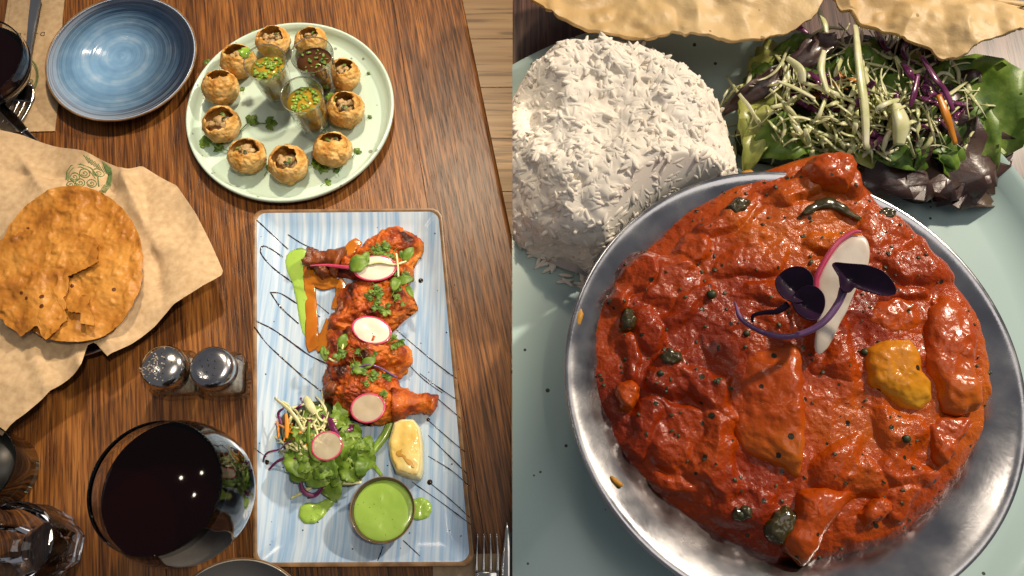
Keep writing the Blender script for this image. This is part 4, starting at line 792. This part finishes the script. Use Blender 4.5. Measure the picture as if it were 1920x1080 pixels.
# ---- salt and pepper shakers
def shaker(px, py, rpx, label, domed, seed):
    h = 0.058; t_ = P(px, py, h); R = L(rpx, px, py, h); c = np.array([t_[0], t_[1], 0.0005]); root = thing('shaker', label, 'shaker', c, 'salt and pepper shakers'); s = R*1.0; rot = 0.05
    def sq(k, z, n=16, p=6):
        a = np.linspace(0, 2*math.pi, 4*n, endpoint=False)+rot; r_ = 1/(np.abs(np.cos(a-rot))**p+np.abs(np.sin(a-rot))**p)**(1/p); return np.column_stack([c[0]+k*r_*np.cos(a), c[1]+k*r_*np.sin(a), np.full(4*n, c[2]+z)])
    def rd(k, z, n=16): a = np.linspace(0, 2*math.pi, 4*n, endpoint=False)+rot; return np.column_stack([c[0]+k*np.cos(a), c[1]+k*np.sin(a), np.full(4*n, c[2]+z)])
    mesh('glass_body', loft([sq(s*.93, 0), sq(s, .002), sq(s*1.02, .030), rd(s*.92, .038), rd(s*.88, .042), rd(s*.80, .042), sq(s*.86, .030), sq(s*.84, .006), sq(s*.3, .005)]), M['thin'], root, angle=50)
    mesh('contents', loft([sq(s*.80, .0065), sq(s*.80, .018), sq(s*.1, .019)]), M['salt'], root)
    top = [(R*.97, .040), (R*1.0, .0405), (R*1.0, .050), (R*.96, .0545), (R*.86, .0575)]+([(R*.6, .0605), (R*.3, .062), (.001, .0625)] if domed else [(R*.6, .0590), (R*.3, .0595), (.001, .0595)])
    cp_ = mesh('metal_cap', lathe(top, c, 64), M['cutlery' if domed else 'steel'], root, origin=c); r_ = random.Random(seed)
    holes = [(.05, .62), (-.55, .30), (-.12, .34), (.28, .28), (.62, .12), (-.38, -.02), (-.02, .02), (.32, -.12), (-.48, -.40), (-.08, -.36), (.28, -.50)]
    for hx, hy in holes:
        zt = np.interp(math.hypot(hx, hy)*R, [q[0] for q in top[::-1]], [q[1] for q in top[::-1]])
        mesh('hole', lathe([(.0009, 0), (.0009, .0004), (.0001, .0004)], (c[0]+hx*R*.8, c[1]+hy*R*.8, c[2]+zt-.0001+(.0006 if domed else .0)), 10), M['black'], cp_)
    if domed:
        gr = []
        for k in range(70):
            x, y = r_.gauss(-.25, .25)*R, r_.gauss(-.1, .3)*R; d = min(math.hypot(x, y)/R, .95); zt = np.interp(d*R, [q[0] for q in top[::-1]], [q[1] for q in top[::-1]])
            gr.append(sphere((c[0]+x, c[1]+y, c[2]+zt+.0003), r_.uniform(.0004, .001), 6, 4))
        mesh('spilled_grains', join(gr), M['salt'], cp_, kind='stuff')
shaker(302, 685, 43, 'left glass shaker with a shiny domed cap dusted with grains', True, 1)
shaker(394, 687, 42, 'right glass shaker with a dull flat steel cap and holes', False, 2)
# ---- plate edge, napkin, fork and spoon at the bottom of the left picture
c = P(440, 1206, 0.018); R = L(152, 440, 1206, 0.018); bp2 = thing('side_plate', 'grey plate with a brown rim just showing at the bottom edge', 'plate', (c[0], c[1], 0))
mesh('glazed_face', lathe([(R*0.985, 0.0192), (R*0.97, 0.0193), (R*0.84, 0.0125), (R*0.74, 0.0085), (R*0.6, 0.0072), (0.001, 0.0066)], (c[0], c[1], 0), 96), M['greyplate'], bp2)
mesh('brown_rim', lathe([(0.001, 0.0), (R*0.6, 0.0), (R*0.64, 0.003), (R*0.94, 0.0135), (R, 0.0175), (R*1.003, 0.0188), (R*0.997, 0.0200), (R*0.983, 0.0193), (R*0.96, 0.0165), (0.001, 0.003)], (c[0], c[1], 0), 96), M['brown_edge'], bp2)
V, F = prism(PP([(812, 1040), (938, 1038), (941, 1200), (812, 1200)]), 0.0004, 0.0016); tag(mesh('napkin', (V, F), M['kraft'], smooth=False), 'brown paper napkin under the fork at the platter corner', 'napkin')
fork((914, 1000), (913, 1125), (912, 1420), 0.006, 'steel fork with upturned tines by the lower right platter corner', 40)
sp = thing('knife', 'broad bright steel knife blade beside the fork at the bottom', 'knife', P(950, 1060))
V, F = mound(PP([(958, 950), (954, 962), (948, 985), (943, 1015), (939, 1060), (938, 1140), (938, 1230), (959, 1230)], .007), 0.0035, 0.0065, P(950, 1080, .007), 60, 10, 5, .5, 0); mesh('blade', (V, F), M['cutlery'], sp)
# ================================================================== RIGHT TABLE: plate of rice, salad and curry
ps = 0.030; cpl = P(1352, 612, ps); Rl = L(692, 1352, 612, ps)
pl2 = thing('dinner_plate', 'large pale green speckled plate under the rice, salad and steel bowl', 'plate', (cpl[0], cpl[1], 0)); PZ2 = 0.014
VF = lathe([(0.001, 0.0), (Rl*.80, 0.0), (Rl*.90, .006), (Rl*.985, .030), (Rl, .038), (Rl*.993, .0415), (Rl*.975, .040), (Rl*.945, .028), (Rl*.90, .018), (Rl*.84, PZ2), (Rl*.5, PZ2-.0005), (0.001, PZ2-.001)], (cpl[0], cpl[1], 0), 200)
mesh('glazed_face', clip(VF, 1), M['mint2'], pl2, angle=60)
bz = 0.098; cb = P(1488, 703, PZ2+bz); Rb = L(429, 1488, 703, PZ2+bz); cb = np.array([cb[0], cb[1], PZ2+.0004])
# ---- rice mound
cr_ = P(1142, 326, PZ2); Rr = L(216, 1142, 326, PZ2); RH = 0.124
ang = np.linspace(0, 2*math.pi, 80, endpoint=False); ring = np.column_stack([cr_[0]+Rr*np.cos(ang), cr_[1]+Rr*np.sin(ang)])
rice = thing('rice_mound', 'dome of white boiled rice beside the steel curry bowl', 'rice', (cr_[0], cr_[1], PZ2))
VF = mound(ring, RH-0.004, PZ2, None, 260, 100, 4.2, 0.46, 0); V, F = displace(VF, 0.012, 13, 3, 2); V, F = displace((V, F), 0.0045, 45, 3, 6, True); V[:, 2] = np.maximum(V[:, 2], PZ2-.0005)
dv = V[:, :2]-cb[:2]; dd = np.linalg.norm(dv, axis=1); lim = Rb+.006; V[:, 2] = np.minimum(V[:, 2], PZ2+.072+np.clip((dd-lim)/.09, 0, 1)**.6*.09)   # the bowl presses the rice back
V[:, :2] = np.where((dd < lim)[:, None], cb[:2]+dv*(lim/dd)[:, None], V[:, :2])
mesh('packed_rice', clip((V, F), 1), M['rice'], rice)
gv, gf = sphere((0, 0, 0), 1.0, 7, 6); gr = []; r_ = random.Random(3); Nn = 0
Vn = vnormals(V, F); ok = np.where((V[:, 2] > PZ2+.004))[0]
wts = np.array([max(.02, 1) for _ in ok]); allV = []; allF = []; cnt = 0
fcs = [f for f in F if len(f) == 4 and V[f[0]][2] > PZ2+.003 and V[f[2]][0] > -.012]
ar = np.array([np.linalg.norm(np.cross(V[f[2]]-V[f[0]], V[f[3]]-V[f[1]])) for f in fcs]); pick = rng.choice(len(fcs), 5200, p=ar/ar.sum())
for k in pick:
    f = fcs[k]; u, v = r_.random(), r_.random(); p = (1-u)*((1-v)*V[f[0]]+v*V[f[3]])+u*((1-v)*V[f[1]]+v*V[f[2]])
    if p[0] < -.004: continue
    n = Vn[f[0]]; t = np.array([r_.gauss(0, 1), r_.gauss(0, 1), r_.gauss(0, 1)]); t -= n*np.dot(t, n)*r_.uniform(.85, 1.02); t /= np.linalg.norm(t); s = np.cross(n, t); s /= np.linalg.norm(s); q = np.cross(t, s)
    ln, wd = r_.uniform(.0085, .0135), r_.uniform(.0024, .0031); X = gv*np.array([ln, wd, wd*.85]); X[:, 2] += (X[:, 0]/ln)**2*wd*r_.uniform(-1.0, .1); c0 = p+n*r_.uniform(-.0030, -.0018)
    allV.append(X[:, 0:1]*t+X[:, 1:2]*s+X[:, 2:3]*q+c0); allF += [[i+cnt for i in ff] for ff in gf]; cnt += len(gv)
for k in range(26):
    a, d = r_.uniform(3.4, 5.6), Rr*r_.uniform(1.0, 1.10); c0 = np.array([cr_[0]+d*math.cos(a), cr_[1]+d*math.sin(a), PZ2+.0022])
    if c0[0] < .02: continue
    b_ = r_.random()*6.28; X = gv*np.array([r_.uniform(.008, .013), .0022, .002]); allV.append(np.column_stack([X[:, 0]*math.cos(b_)-X[:, 1]*math.sin(b_), X[:, 0]*math.sin(b_)+X[:, 1]*math.cos(b_), X[:, 2]])+c0); allF += [[i+cnt for i in ff] for ff in gf]; cnt += len(gv)
GV = np.vstack(allV); GV, allF = clip((GV, allF), 1); mesh('grains', (GV, allF), M['rice'], rice, kind='stuff')

# ---- steel bowl
bw = thing('steel_bowl', 'round brushed steel bowl full of red orange curry', 'bowl', cb)
prof = np.array([(0.001, 0.002), (Rb*.52, .0), (Rb*.56, .003), (Rb*.72, bz*.28), (Rb*.88, bz*.68), (Rb*.955, bz*.90), (Rb*.985, bz*.95), (Rb*1.0, bz*.975), (Rb*.999, bz*.998), (Rb*.985, bz*1.005), (Rb*.960, bz*.990), (Rb*.92, bz*.945), (Rb*.87, bz*.88), (Rb*.81, bz*.79), (Rb*.72, bz*.64), (Rb*.5, bz*.30), (0.001, bz*.12)])
mesh('bowl_wall', lathe(smoothpath(prof, 90), cb, 180), M['steel'], bw, origin=cb)
for pts, zz in (([(1078, 610), (1082, 575), (1090, 565), (1094, 590), (1086, 615)], bz*.985), ([(1142, 890), (1155, 896), (1170, 910), (1160, 914), (1146, 904)], bz*.955), ([(1385, 335), (1392, 322), (1410, 318), (1418, 328), (1400, 338)], bz*.93)):
    V, F = mound(PP(pts, cb[2]+zz), .003, cb[2]+zz-.001, None, 30, 6); mesh('dried_smear', displace((V, F), .001, 150, 2), M['turmeric'], bw)
# ---- curry sauce
SZ = cb[2]+bz*.875
sauce_px = [(1104, 700), (1106, 640), (1118, 580), (1150, 520), (1190, 470), (1240, 420), (1300, 375), (1370, 335), (1430, 312), (1500, 288), (1545, 276), (1612, 280), (1625, 330), (1665, 370), (1720, 410), (1765, 460), (1800, 520), (1830, 580), (1850, 660), (1853, 740), (1835, 800), (1800, 860), (1740, 930), (1680, 985), (1610, 1010), (1560, 1020), (1500, 1030), (1420, 1016), (1370, 985), (1300, 945), (1240, 905), (1190, 860), (1150, 810), (1118, 760)]
def ez(X, Y): return bz*.13*((X-cb[0])*.35+(Y-cb[1])*.94)/(.87*Rb)
sp_ = []
for x, y in sauce_px:
    g = 1.0+float(np.interp(y, [280, 480, 560, 700, 1100], [0, 0, .05, .085, .095])); x, y = 1480+(x-1480)*g, 670+(y-670)*g
    z = SZ+.002
    for _ in range(4): q = P(x, y, z); z = SZ+.002+ez(q[0], q[1])
    sp_.append(P(x, y, z))
sp_ = np.array(sp_); sc_ = P(1480, 670, SZ+.004); sc2 = np.array([(-1)])
BUMP = [(1195, 515, 34, 48, -.5, .016), (1265, 520, 60, 48, .3, .013), (1300, 450, 55, 34, .5, .012), (1380, 400, 60, 34, .4, .010), (1330, 560, 60, 40, .8, .010), (1240, 610, 46, 40, 0, .012), (1165, 640, 36, 44, 0, .010), (1420, 470, 60, 40, .4, .009), (1480, 350, 60, 34, .3, .014), (1560, 320, 50, 34, .1, .018), (1640, 420, 60, 40, -.6, .010), (1720, 470, 46, 50, -.4, .012),
        (1700, 560, 50, 34, .2, .010), (1560, 460, 50, 30, .4, .010), (1270, 700, 60, 44, .6, .013), (1200, 800, 46, 40, -.5, .010), (1290, 800, 70, 34, -.4, .011), (1350, 740, 34, 90, .5, .015), (1380, 860, 40, 90, .35, .014), (1300, 890, 60, 34, -.5, .010), (1420, 950, 60, 34, -.4, .009), (1590, 850, 66, 48, .1, .015), (1640, 880, 60, 34, .3, .009), (1720, 850, 50, 50, .3, .012), (1700, 930, 50, 30, .5, .009), (1560, 640, 40, 50, 0, .010), (1470, 560, 60, 36, .2, .010), (1790, 650, 34, 80, 0, .011)]
def sauce_z(X, Y, t):
    p3 = np.stack([X, Y, 0*X], -1); z = 0.010*(1-t**2.6)
    wx = 0.020*fbm(p3*22+5, 3); wy = 0.020*fbm(p3*22+9, 3); b = np.zeros_like(X)
    for x, y, rx, ry, rot, h in BUMP:
        c0 = P(x, y, SZ+.015); a0, b0 = L(rx, x, y, SZ+.015), L(ry, x, y, SZ+.015); dx, dy = X+wx-c0[0], Y+wy-c0[1]
        u = (dx*math.cos(rot)+dy*math.sin(rot))/a0; v = (-dx*math.sin(rot)+dy*math.cos(rot))/b0; b = np.maximum(b, h*0.62*np.clip(1.3-(u*u+v*v), 0, 1)**0.9)
    z = z+b+0.0045*(0.45-np.abs(fbm(p3*20+2, 2)))+0.0016*fbm(p3*55, 3)+0.0004*fbm(p3*200, 2)
    return z*np.clip((1-t)/0.05, 0, 1)**.5
V, F = mound(sp_, 0.0, SZ-.030, sc_, 560, 230, 2, 1, 2, zf=lambda X, Y, t: 0.018+0.014*(1-t**14)+sauce_z(X, Y, t)+ez(X, Y))
dt = np.linspace(0, 1, 0+1)
cu = thing('curry', 'thick red orange curry with chunks and herbs heaped in the steel bowl', 'curry', (sc_[0], sc_[1], SZ-.012))
mesh('sauce', (V, F), M['curry'], cu)
zgrid = V[:, 2]
def surf(px, py):                         # height of the curry under a point of the photograph
    z = SZ+.03
    for _ in range(4):
        q = P(px, py, z); d = (V[:, 0]-q[0])**2+(V[:, 1]-q[1])**2; z = V[np.argmin(d), 2]
    return z
SV = V
def chunk(name, pts, h, mat, seed, sink=.006, c=None, tilt=(0, 0), e=.5, k=4, amp=.0022):
    m = np.mean(pts, axis=0) if c is None else c; z0 = surf(*m)-sink; p = PP(pts, z0+h); cc = P(m[0], m[1], z0+h)
    VF = mound(p, h, z0, cc, 110, 34, k, e, 1, zf=lambda X, Y, t: (tilt[0]*(X-cc[0])+tilt[1]*(Y-cc[1]))*(1-t**8))
    V, F = displace(VF, amp, 40, 3, seed); V, F = displace((V, F), amp*.35, 140, 3, seed+4); mesh(name, (V, F), M[mat], cu)
chunk('paneer_chunk', [(1402, 655), (1440, 640), (1505, 634), (1512, 700), (1517, 790), (1518, 885), (1504, 897), (1480, 880), (1440, 858), (1404, 838), (1378, 790), (1380, 720)], .020, 'chunk', 1, .010, (1455, 760), (.25, .05))
chunk('paneer_chunk', [(1632, 650), (1660, 632), (1715, 626), (1735, 650), (1742, 690), (1762, 715), (1758, 745), (1735, 765), (1700, 758), (1665, 735), (1640, 715), (1630, 680)], .018, 'yellow', 2, .006, None, (-.05, .1))
chunk('paneer_chunk', [(1748, 575), (1775, 540), (1805, 545), (1835, 585), (1845, 640), (1840, 690), (1852, 735), (1848, 760), (1815, 772), (1780, 765), (1765, 715), (1742, 680), (1738, 620)], .018, 'chunk', 3, .006)
chunk('paneer_chunk', [(1500, 918), (1550, 906), (1614, 908), (1606, 940), (1580, 975), (1555, 1005), (1535, 1045), (1521, 1066), (1500, 1045), (1478, 1022), (1490, 970)], .024, 'chunk', 4, .008, (1535, 965), (0, .1))
chunk('carrot_piece', [(1612, 962), (1640, 935), (1662, 924), (1678, 938), (1680, 955), (1655, 975), (1630, 988)], .016, 'chunk', 5, .006)
chunk('paneer_chunk', [(1738, 790), (1780, 772), (1832, 778), (1820, 815), (1800, 850), (1775, 872), (1755, 860)], .015, 'chunk', 6, .007)
chunk('tomato_piece', [(1518, 300), (1530, 280), (1560, 274), (1614, 278), (1617, 300), (1612, 330), (1600, 348), (1560, 340), (1530, 330)], .024, 'chunk', 7, .010)
chunk('carrot_piece', [(1154, 728), (1164, 712), (1186, 708), (1204, 722), (1200, 745), (1184, 768), (1166, 764)], .016, 'chunk', 8, .004)
chunk('paneer_chunk', [(1640, 560), (1680, 548), (1730, 560), (1745, 600), (1715, 622), (1660, 625), (1630, 600)], .013, 'chunk', 9, .008)
chunk('pepper_piece', [(1433, 985), (1450, 955), (1478, 940), (1505, 955), (1512, 975), (1495, 1002), (1470, 1018), (1445, 1005)], .014, 'pepper', 10, .004)
chunk('pepper_piece', [(1165, 590), (1172, 570), (1190, 575), (1196, 595), (1185, 612), (1168, 618)], .012, 'pepper', 11, .004)
chunk('pepper_piece', [(1362, 385), (1385, 368), (1408, 372), (1402, 392), (1378, 402)], .010, 'pepper', 12, .004)
chunk('pepper_piece', [(1640, 395), (1665, 382), (1690, 392), (1680, 412), (1652, 412)], .010, 'pepper', 13, .004)
chunk('pepper_piece', [(1240, 660), (1255, 648), (1280, 655), (1285, 675), (1262, 688), (1244, 680)], .010, 'pepper', 14, .004)
for path in ([(1505, 402), (1530, 386), (1555, 380), (1580, 392), (1614, 412)], [(1385, 975), (1400, 960), (1408, 955)], [(1375, 968), (1395, 962)]):
    q = np.array([P(x, y, surf(x, y)+.002) for x, y in path]); mesh('wilted_leaf', displace(tube(smoothpath(q, 24), np.interp(np.linspace(0, 1, 24), [0, .5, 1], [.002, .0065, .002]), 10, .45), .0015, 150, 3), M['pepper'], cu)
fl_ = []; r_ = random.Random(12)
for k in range(230):
    a, d = r_.random()*6.28, math.sqrt(r_.random())*.94; j = np.argmin((SV[:, 0]-(sc_[0]+d*.20*math.cos(a)))**2+(SV[:, 1]-(sc_[1]+d*.19*math.sin(a)))**2); s = r_.uniform(.0016, .0052)
    fl_.append(leaf(SV[j]+[0, 0, .0010], (math.cos(k*2.4), math.sin(k*2.4), .05), (r_.uniform(-.4, .4), r_.uniform(-.4, .4), 1), s, s*r_.uniform(.35, .7), .3, .2, .2, 5, .2, k, .0004))
mesh('herb_flakes', join(fl_), M['herb_dark'], cu, kind='stuff')
for x, y, s in ((1335, 551, .0046), (1390, 965, .004), (1725, 737, .005), (1622, 660, .004), (1400, 625, .003), (1450, 770, .0035), (1238, 700, .003), (1470, 520, .003), (1700, 823, .004)):
    z = surf(x, y)+.001; mesh('black_seed', displace(sphere(P(x, y, z), s, 12, 8, (1, .9, .7)), s*.15, 200, 2), M['herb_dark'], cu)

# ---- radish slice and purple microgreen on the curry
ZT = surf(1580, 560)+.008
rs_px = [(1590, 449), (1620, 450), (1631, 468), (1631, 507), (1609, 542), (1591, 584), (1573, 613), (1553, 652), (1535, 664), (1523, 646), (1529, 607), (1526, 566), (1520, 524), (1538, 492), (1561, 465)]
rd = thing('radish_slice', 'white radish slice with a pink edge standing in the middle of the curry', 'radish', P(1575, 560, ZT-.01))
gz = lambda X, Y: ZT+.016+0.13*(Y-P(1575, 560, ZT)[1])+0.12*(X-P(1575, 560, ZT)[0])
rs_px = [(1575+(x-1575)*.84, y) for x, y in rs_px]; p = PP(rs_px, ZT+.012); cc = P(1575, 555, ZT+.012)
V, F = mound(p, .0036, 0.0, cc, 120, 14, 8, .5, 1); V[:, 2] += gz(V[:, 0], V[:, 1])-.003; mesh('flesh', displace((V, F), .0006, 60, 2), M['radish'], rd)
ed = [(1575+(x-1575)*.84, y) for x, y in [(1609, 446), (1590, 447), (1561, 463), (1538, 490), (1520, 522), (1519, 548), (1522, 572)]]; q = smoothpath(np.array([P(x, y, ZT+.012) for x, y in ed]), 30); q[:, 2] = gz(q[:, 0], q[:, 1])+.001; mesh('skin', tube(q, np.interp(np.linspace(0, 1, 30), [0, .3, .8, 1], [.001, .0026, .0028, .001]), 10), M['pink'], rd)
mg = thing('microgreen', 'dark purple microgreen with a curved violet stem on the radish slice', 'microgreen', P(1480, 580, ZT))
zs = ZT+.026
st_px = [(1378, 566, -.012), (1386, 592, -.010), (1402, 608, -.008), (1436, 625, -.004), (1478, 631, .000), (1520, 619, .004), (1550, 598, .008), (1573, 566, .010), (1582, 542, .012)]
q = smoothpath(np.array([P(x, y, zs+dz) for x, y, dz in st_px]), 44); mesh('stem', tube(q, np.interp(np.linspace(0, 1, 44), [0, .1, .5, .9, 1], [.0008, .0020, .0026, .0032, .0040]), 10), M['stem'], mg)
q = smoothpath(np.array([P(x, y, zs+dz) for x, y, dz in [(1411, 604, -.008), (1412, 592, -.004), (1432, 586, .0), (1456, 584, .006), (1478, 570, .010)]]), 26); mesh('stem', tube(q, np.interp(np.linspace(0, 1, 26), [0, .5, 1], [.0012, .0020, .0034]), 10), M['microgreen'], mg)
def lobe(pts, z, dome, tilt=(0, 0), c=None):
    p = PP(pts, z); cc = p.mean(axis=0) if c is None else P(c[0], c[1], z); V, F = mound(p, 0, z, cc, 80, 14, 2, 1, 2, zf=lambda X, Y, t: 0.55*np.abs((X-cc[0])*.7+(Y-cc[1])*.7)-dome*.5*(1-t*t)+tilt[0]*(X-cc[0])+tilt[1]*(Y-cc[1]), bottom=False); V[0, 2] = V[1:81, 2].mean()
    mesh('leaf', sheet((V, F), .0012), M['microgreen'], mg)
E = lambda cx, cy, rx, ry, rot: [(cx+rx*math.cos(a)*math.cos(rot)-ry*math.sin(a)*math.sin(rot), cy+rx*math.cos(a)*math.sin(rot)+ry*math.sin(a)*math.cos(rot)) for a in np.linspace(0, 2*math.pi, 40, endpoint=False)]
lobe(E(1486, 538, 34, 31, .5), zs+.014, .006, (.1, .1)); lobe(E(1513, 572, 27, 33, -.3), zs+.018, .007, (.2, -.1))
lobe([(1558, 492), (1580, 497), (1615, 504), (1644, 516), (1665, 536), (1677, 557), (1674, 565), (1650, 554), (1627, 544), (1601, 538), (1588, 552), (1571, 551), (1572, 520)], zs+.016, .006, (.05, .1), (1595, 522))

# ---- salad
sr = random.Random(33)
s2_ = thing('side_salad', 'mixed salad of shredded cabbage and leaves on the pale green plate', 'salad', P(1620, 220, PZ2)); sz = PZ2
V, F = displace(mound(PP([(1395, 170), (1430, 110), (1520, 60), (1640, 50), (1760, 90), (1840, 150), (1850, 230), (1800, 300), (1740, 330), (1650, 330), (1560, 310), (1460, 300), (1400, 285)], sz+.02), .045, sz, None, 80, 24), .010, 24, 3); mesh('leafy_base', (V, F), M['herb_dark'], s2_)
def big_leaf(x, y, z, ln, a, w_, mat, up=(0, 0, 1), curl=.5, wav=.15): mesh('leaf', leaf(P(x, y, sz+z), (math.cos(a), math.sin(a), sr.uniform(-.2, .2)), up, ln, ln*w_, curl, .3, wav, 11, .05, sr.randrange(999), .001), M[mat], s2_)
for k in range(46):
    x, y = sr.uniform(1395, 1830), sr.uniform(60, 300); e = ((x-1620)/240)**2+((y-190)/140)**2
    if e > 1: continue
    ln = sr.uniform(.04, .085); big_leaf(x, y, .036+.03*(1-e), ln, sr.random()*6.28, sr.uniform(.35, .6), sr.choice(['lettuce', 'lettuce', 'herb', 'darkleaf', 'yellow_leaf']), (sr.uniform(-.6, .6), sr.uniform(-.6, .4), 1), .6, .2)
for x, y, z, ln, a, w_, mt in [(1412, 215, .055, .075, 1.5, .45, 'yellow_leaf'), (1420, 255, .05, .07, 1.2, .4, 'yellow_leaf'), (1475, 258, .06, .07, 3.4, .7, 'lettuce'), (1450, 150, .06, .11, .6, .22, 'darkleaf'), (1520, 100, .066, .11, .7, .25, 'darkleaf')]: big_leaf(x, y, z, ln, a, w_, mt, (sr.uniform(-.3, .3), -.3, 1))
big_leaf(1848, 175, .05, .13, 1.9, .55, 'lettuce', (-.3, -.3, 1), .4, .08); big_leaf(1835, 240, .04, .10, 1.75, .35, 'lettuce', (-.4, -.2, 1), .3, .05)
big_leaf(1720, 315, .035, .13, .2, .55, 'darkleaf', (0, -.3, 1), .3, .25); big_leaf(1790, 305, .03, .14, .25, .6, 'darkleaf', (.1, -.2, 1), .3, .25); big_leaf(1770, 335, .018, .12, 5.9, .55, 'darkleaf', (0, 0, 1), .3, .25); big_leaf(1680, 290, .035, .08, 3.0, .6, 'darkleaf', (0, -.4, 1), .3, .2)
for k in range(230): rand_shred(s2_, 1600+sr.uniform(-60, 90), 190, 190, 115, .084, sz, 110, sr.choice([.0010, .0014, .0020, .0030]), 'cabbage', 'cabbage_shred')
for k in range(22): rand_shred(s2_, 1650, 180, 180, 110, .088, sz, 90, .0042, 'purple', 'purple_cabbage_shred')
for k in range(5): rand_shred(s2_, 1640, 150, 150, 80, .074, sz, 60, .0035, 'carrot', 'carrot_shred')
for path, wd, mt, nm in [([(1604, 48, .09), (1612, 130, .094), (1622, 210, .088), (1624, 280, .075)], .0075, 'cabbage', 'cabbage_shred'), ([(1728, 105, .088), (1752, 145, .09), (1772, 170, .085), (1788, 208, .075)], .0060, 'purple', 'purple_cabbage_shred'), ([(1760, 178, .088), (1776, 220, .085), (1792, 270, .065)], .0062, 'carrot', 'carrot_shred'),
                         ([(1680, 195, .085), (1690, 230, .085), (1686, 272, .075)], .0150, 'cabbage', 'radish_strip'), ([(1722, 140, .09), (1714, 175, .09), (1706, 200, .084)], .0050, 'purple', 'purple_cabbage_shred'), ([(1458, 152, .085), (1490, 165, .088), (1528, 185, .09)], .0052, 'cabbage', 'cabbage_shred'), ([(1475, 108, .085), (1500, 130, .088), (1506, 155, .085)], .0055, 'cabbage', 'cabbage_shred'), ([(1545, 95, .09), (1540, 130, .092), (1552, 175, .088)], .0060, 'cabbage', 'cabbage_shred'), ([(1530, 10, .075), (1545, 40, .085), (1550, 62, .085)], .0050, 'cabbage', 'cabbage_shred'), ([(1472, 42, .08), (1500, 52, .085), (1515, 62, .085)], .0042, 'purple', 'purple_cabbage_shred'), ([(1820, 335, .02), (1845, 345, .014), (1862, 360, .008)], .003, 'cabbage', 'cabbage_shred')]:
    shred(s2_, [P(x, y, sz+z) for x, y, z in path], wd*.75, mt, nm)
# ---- papads behind the rice and salad
lz = P(1200, 60, .1)[1]
papad('papad', ragged([(930, -60), (1003, -5), (1020, 12), (1050, 34), (1090, 48), (1140, 60), (1200, 72), (1240, 66), (1270, 58), (1300, 62), (1340, 66), (1380, 72), (1420, 66), (1460, 50), (1500, 40), (1530, 20), (1548, -10), (1560, -80), (1500, -170), (1250, -210), (1020, -160)], 1.6, 9, 4), .118, 'pale roasted papad leaning behind the rice mound', 'papad2', (1250, -50), .015, 4, 260, 44, keep=1, scale=3.0)
papad('papad', ragged([(1556, -10), (1575, 12), (1600, 22), (1620, 40), (1650, 50), (1680, 62), (1700, 76), (1740, 88), (1765, 110), (1790, 113), (1810, 100), (1830, 88), (1870, 78), (1900, 66), (1930, 52), (1990, 30), (1990, 22), (1930, 32), (1888, 36), (1872, 14), (1852, -20), (1800, -110), (1660, -150), (1570, -90)], 1.6, 10, 4), .112, 'pale roasted papad with a ragged tip hanging over the salad', 'papad2', (1740, -10), .015, 5, 260, 44, scale=3.0)
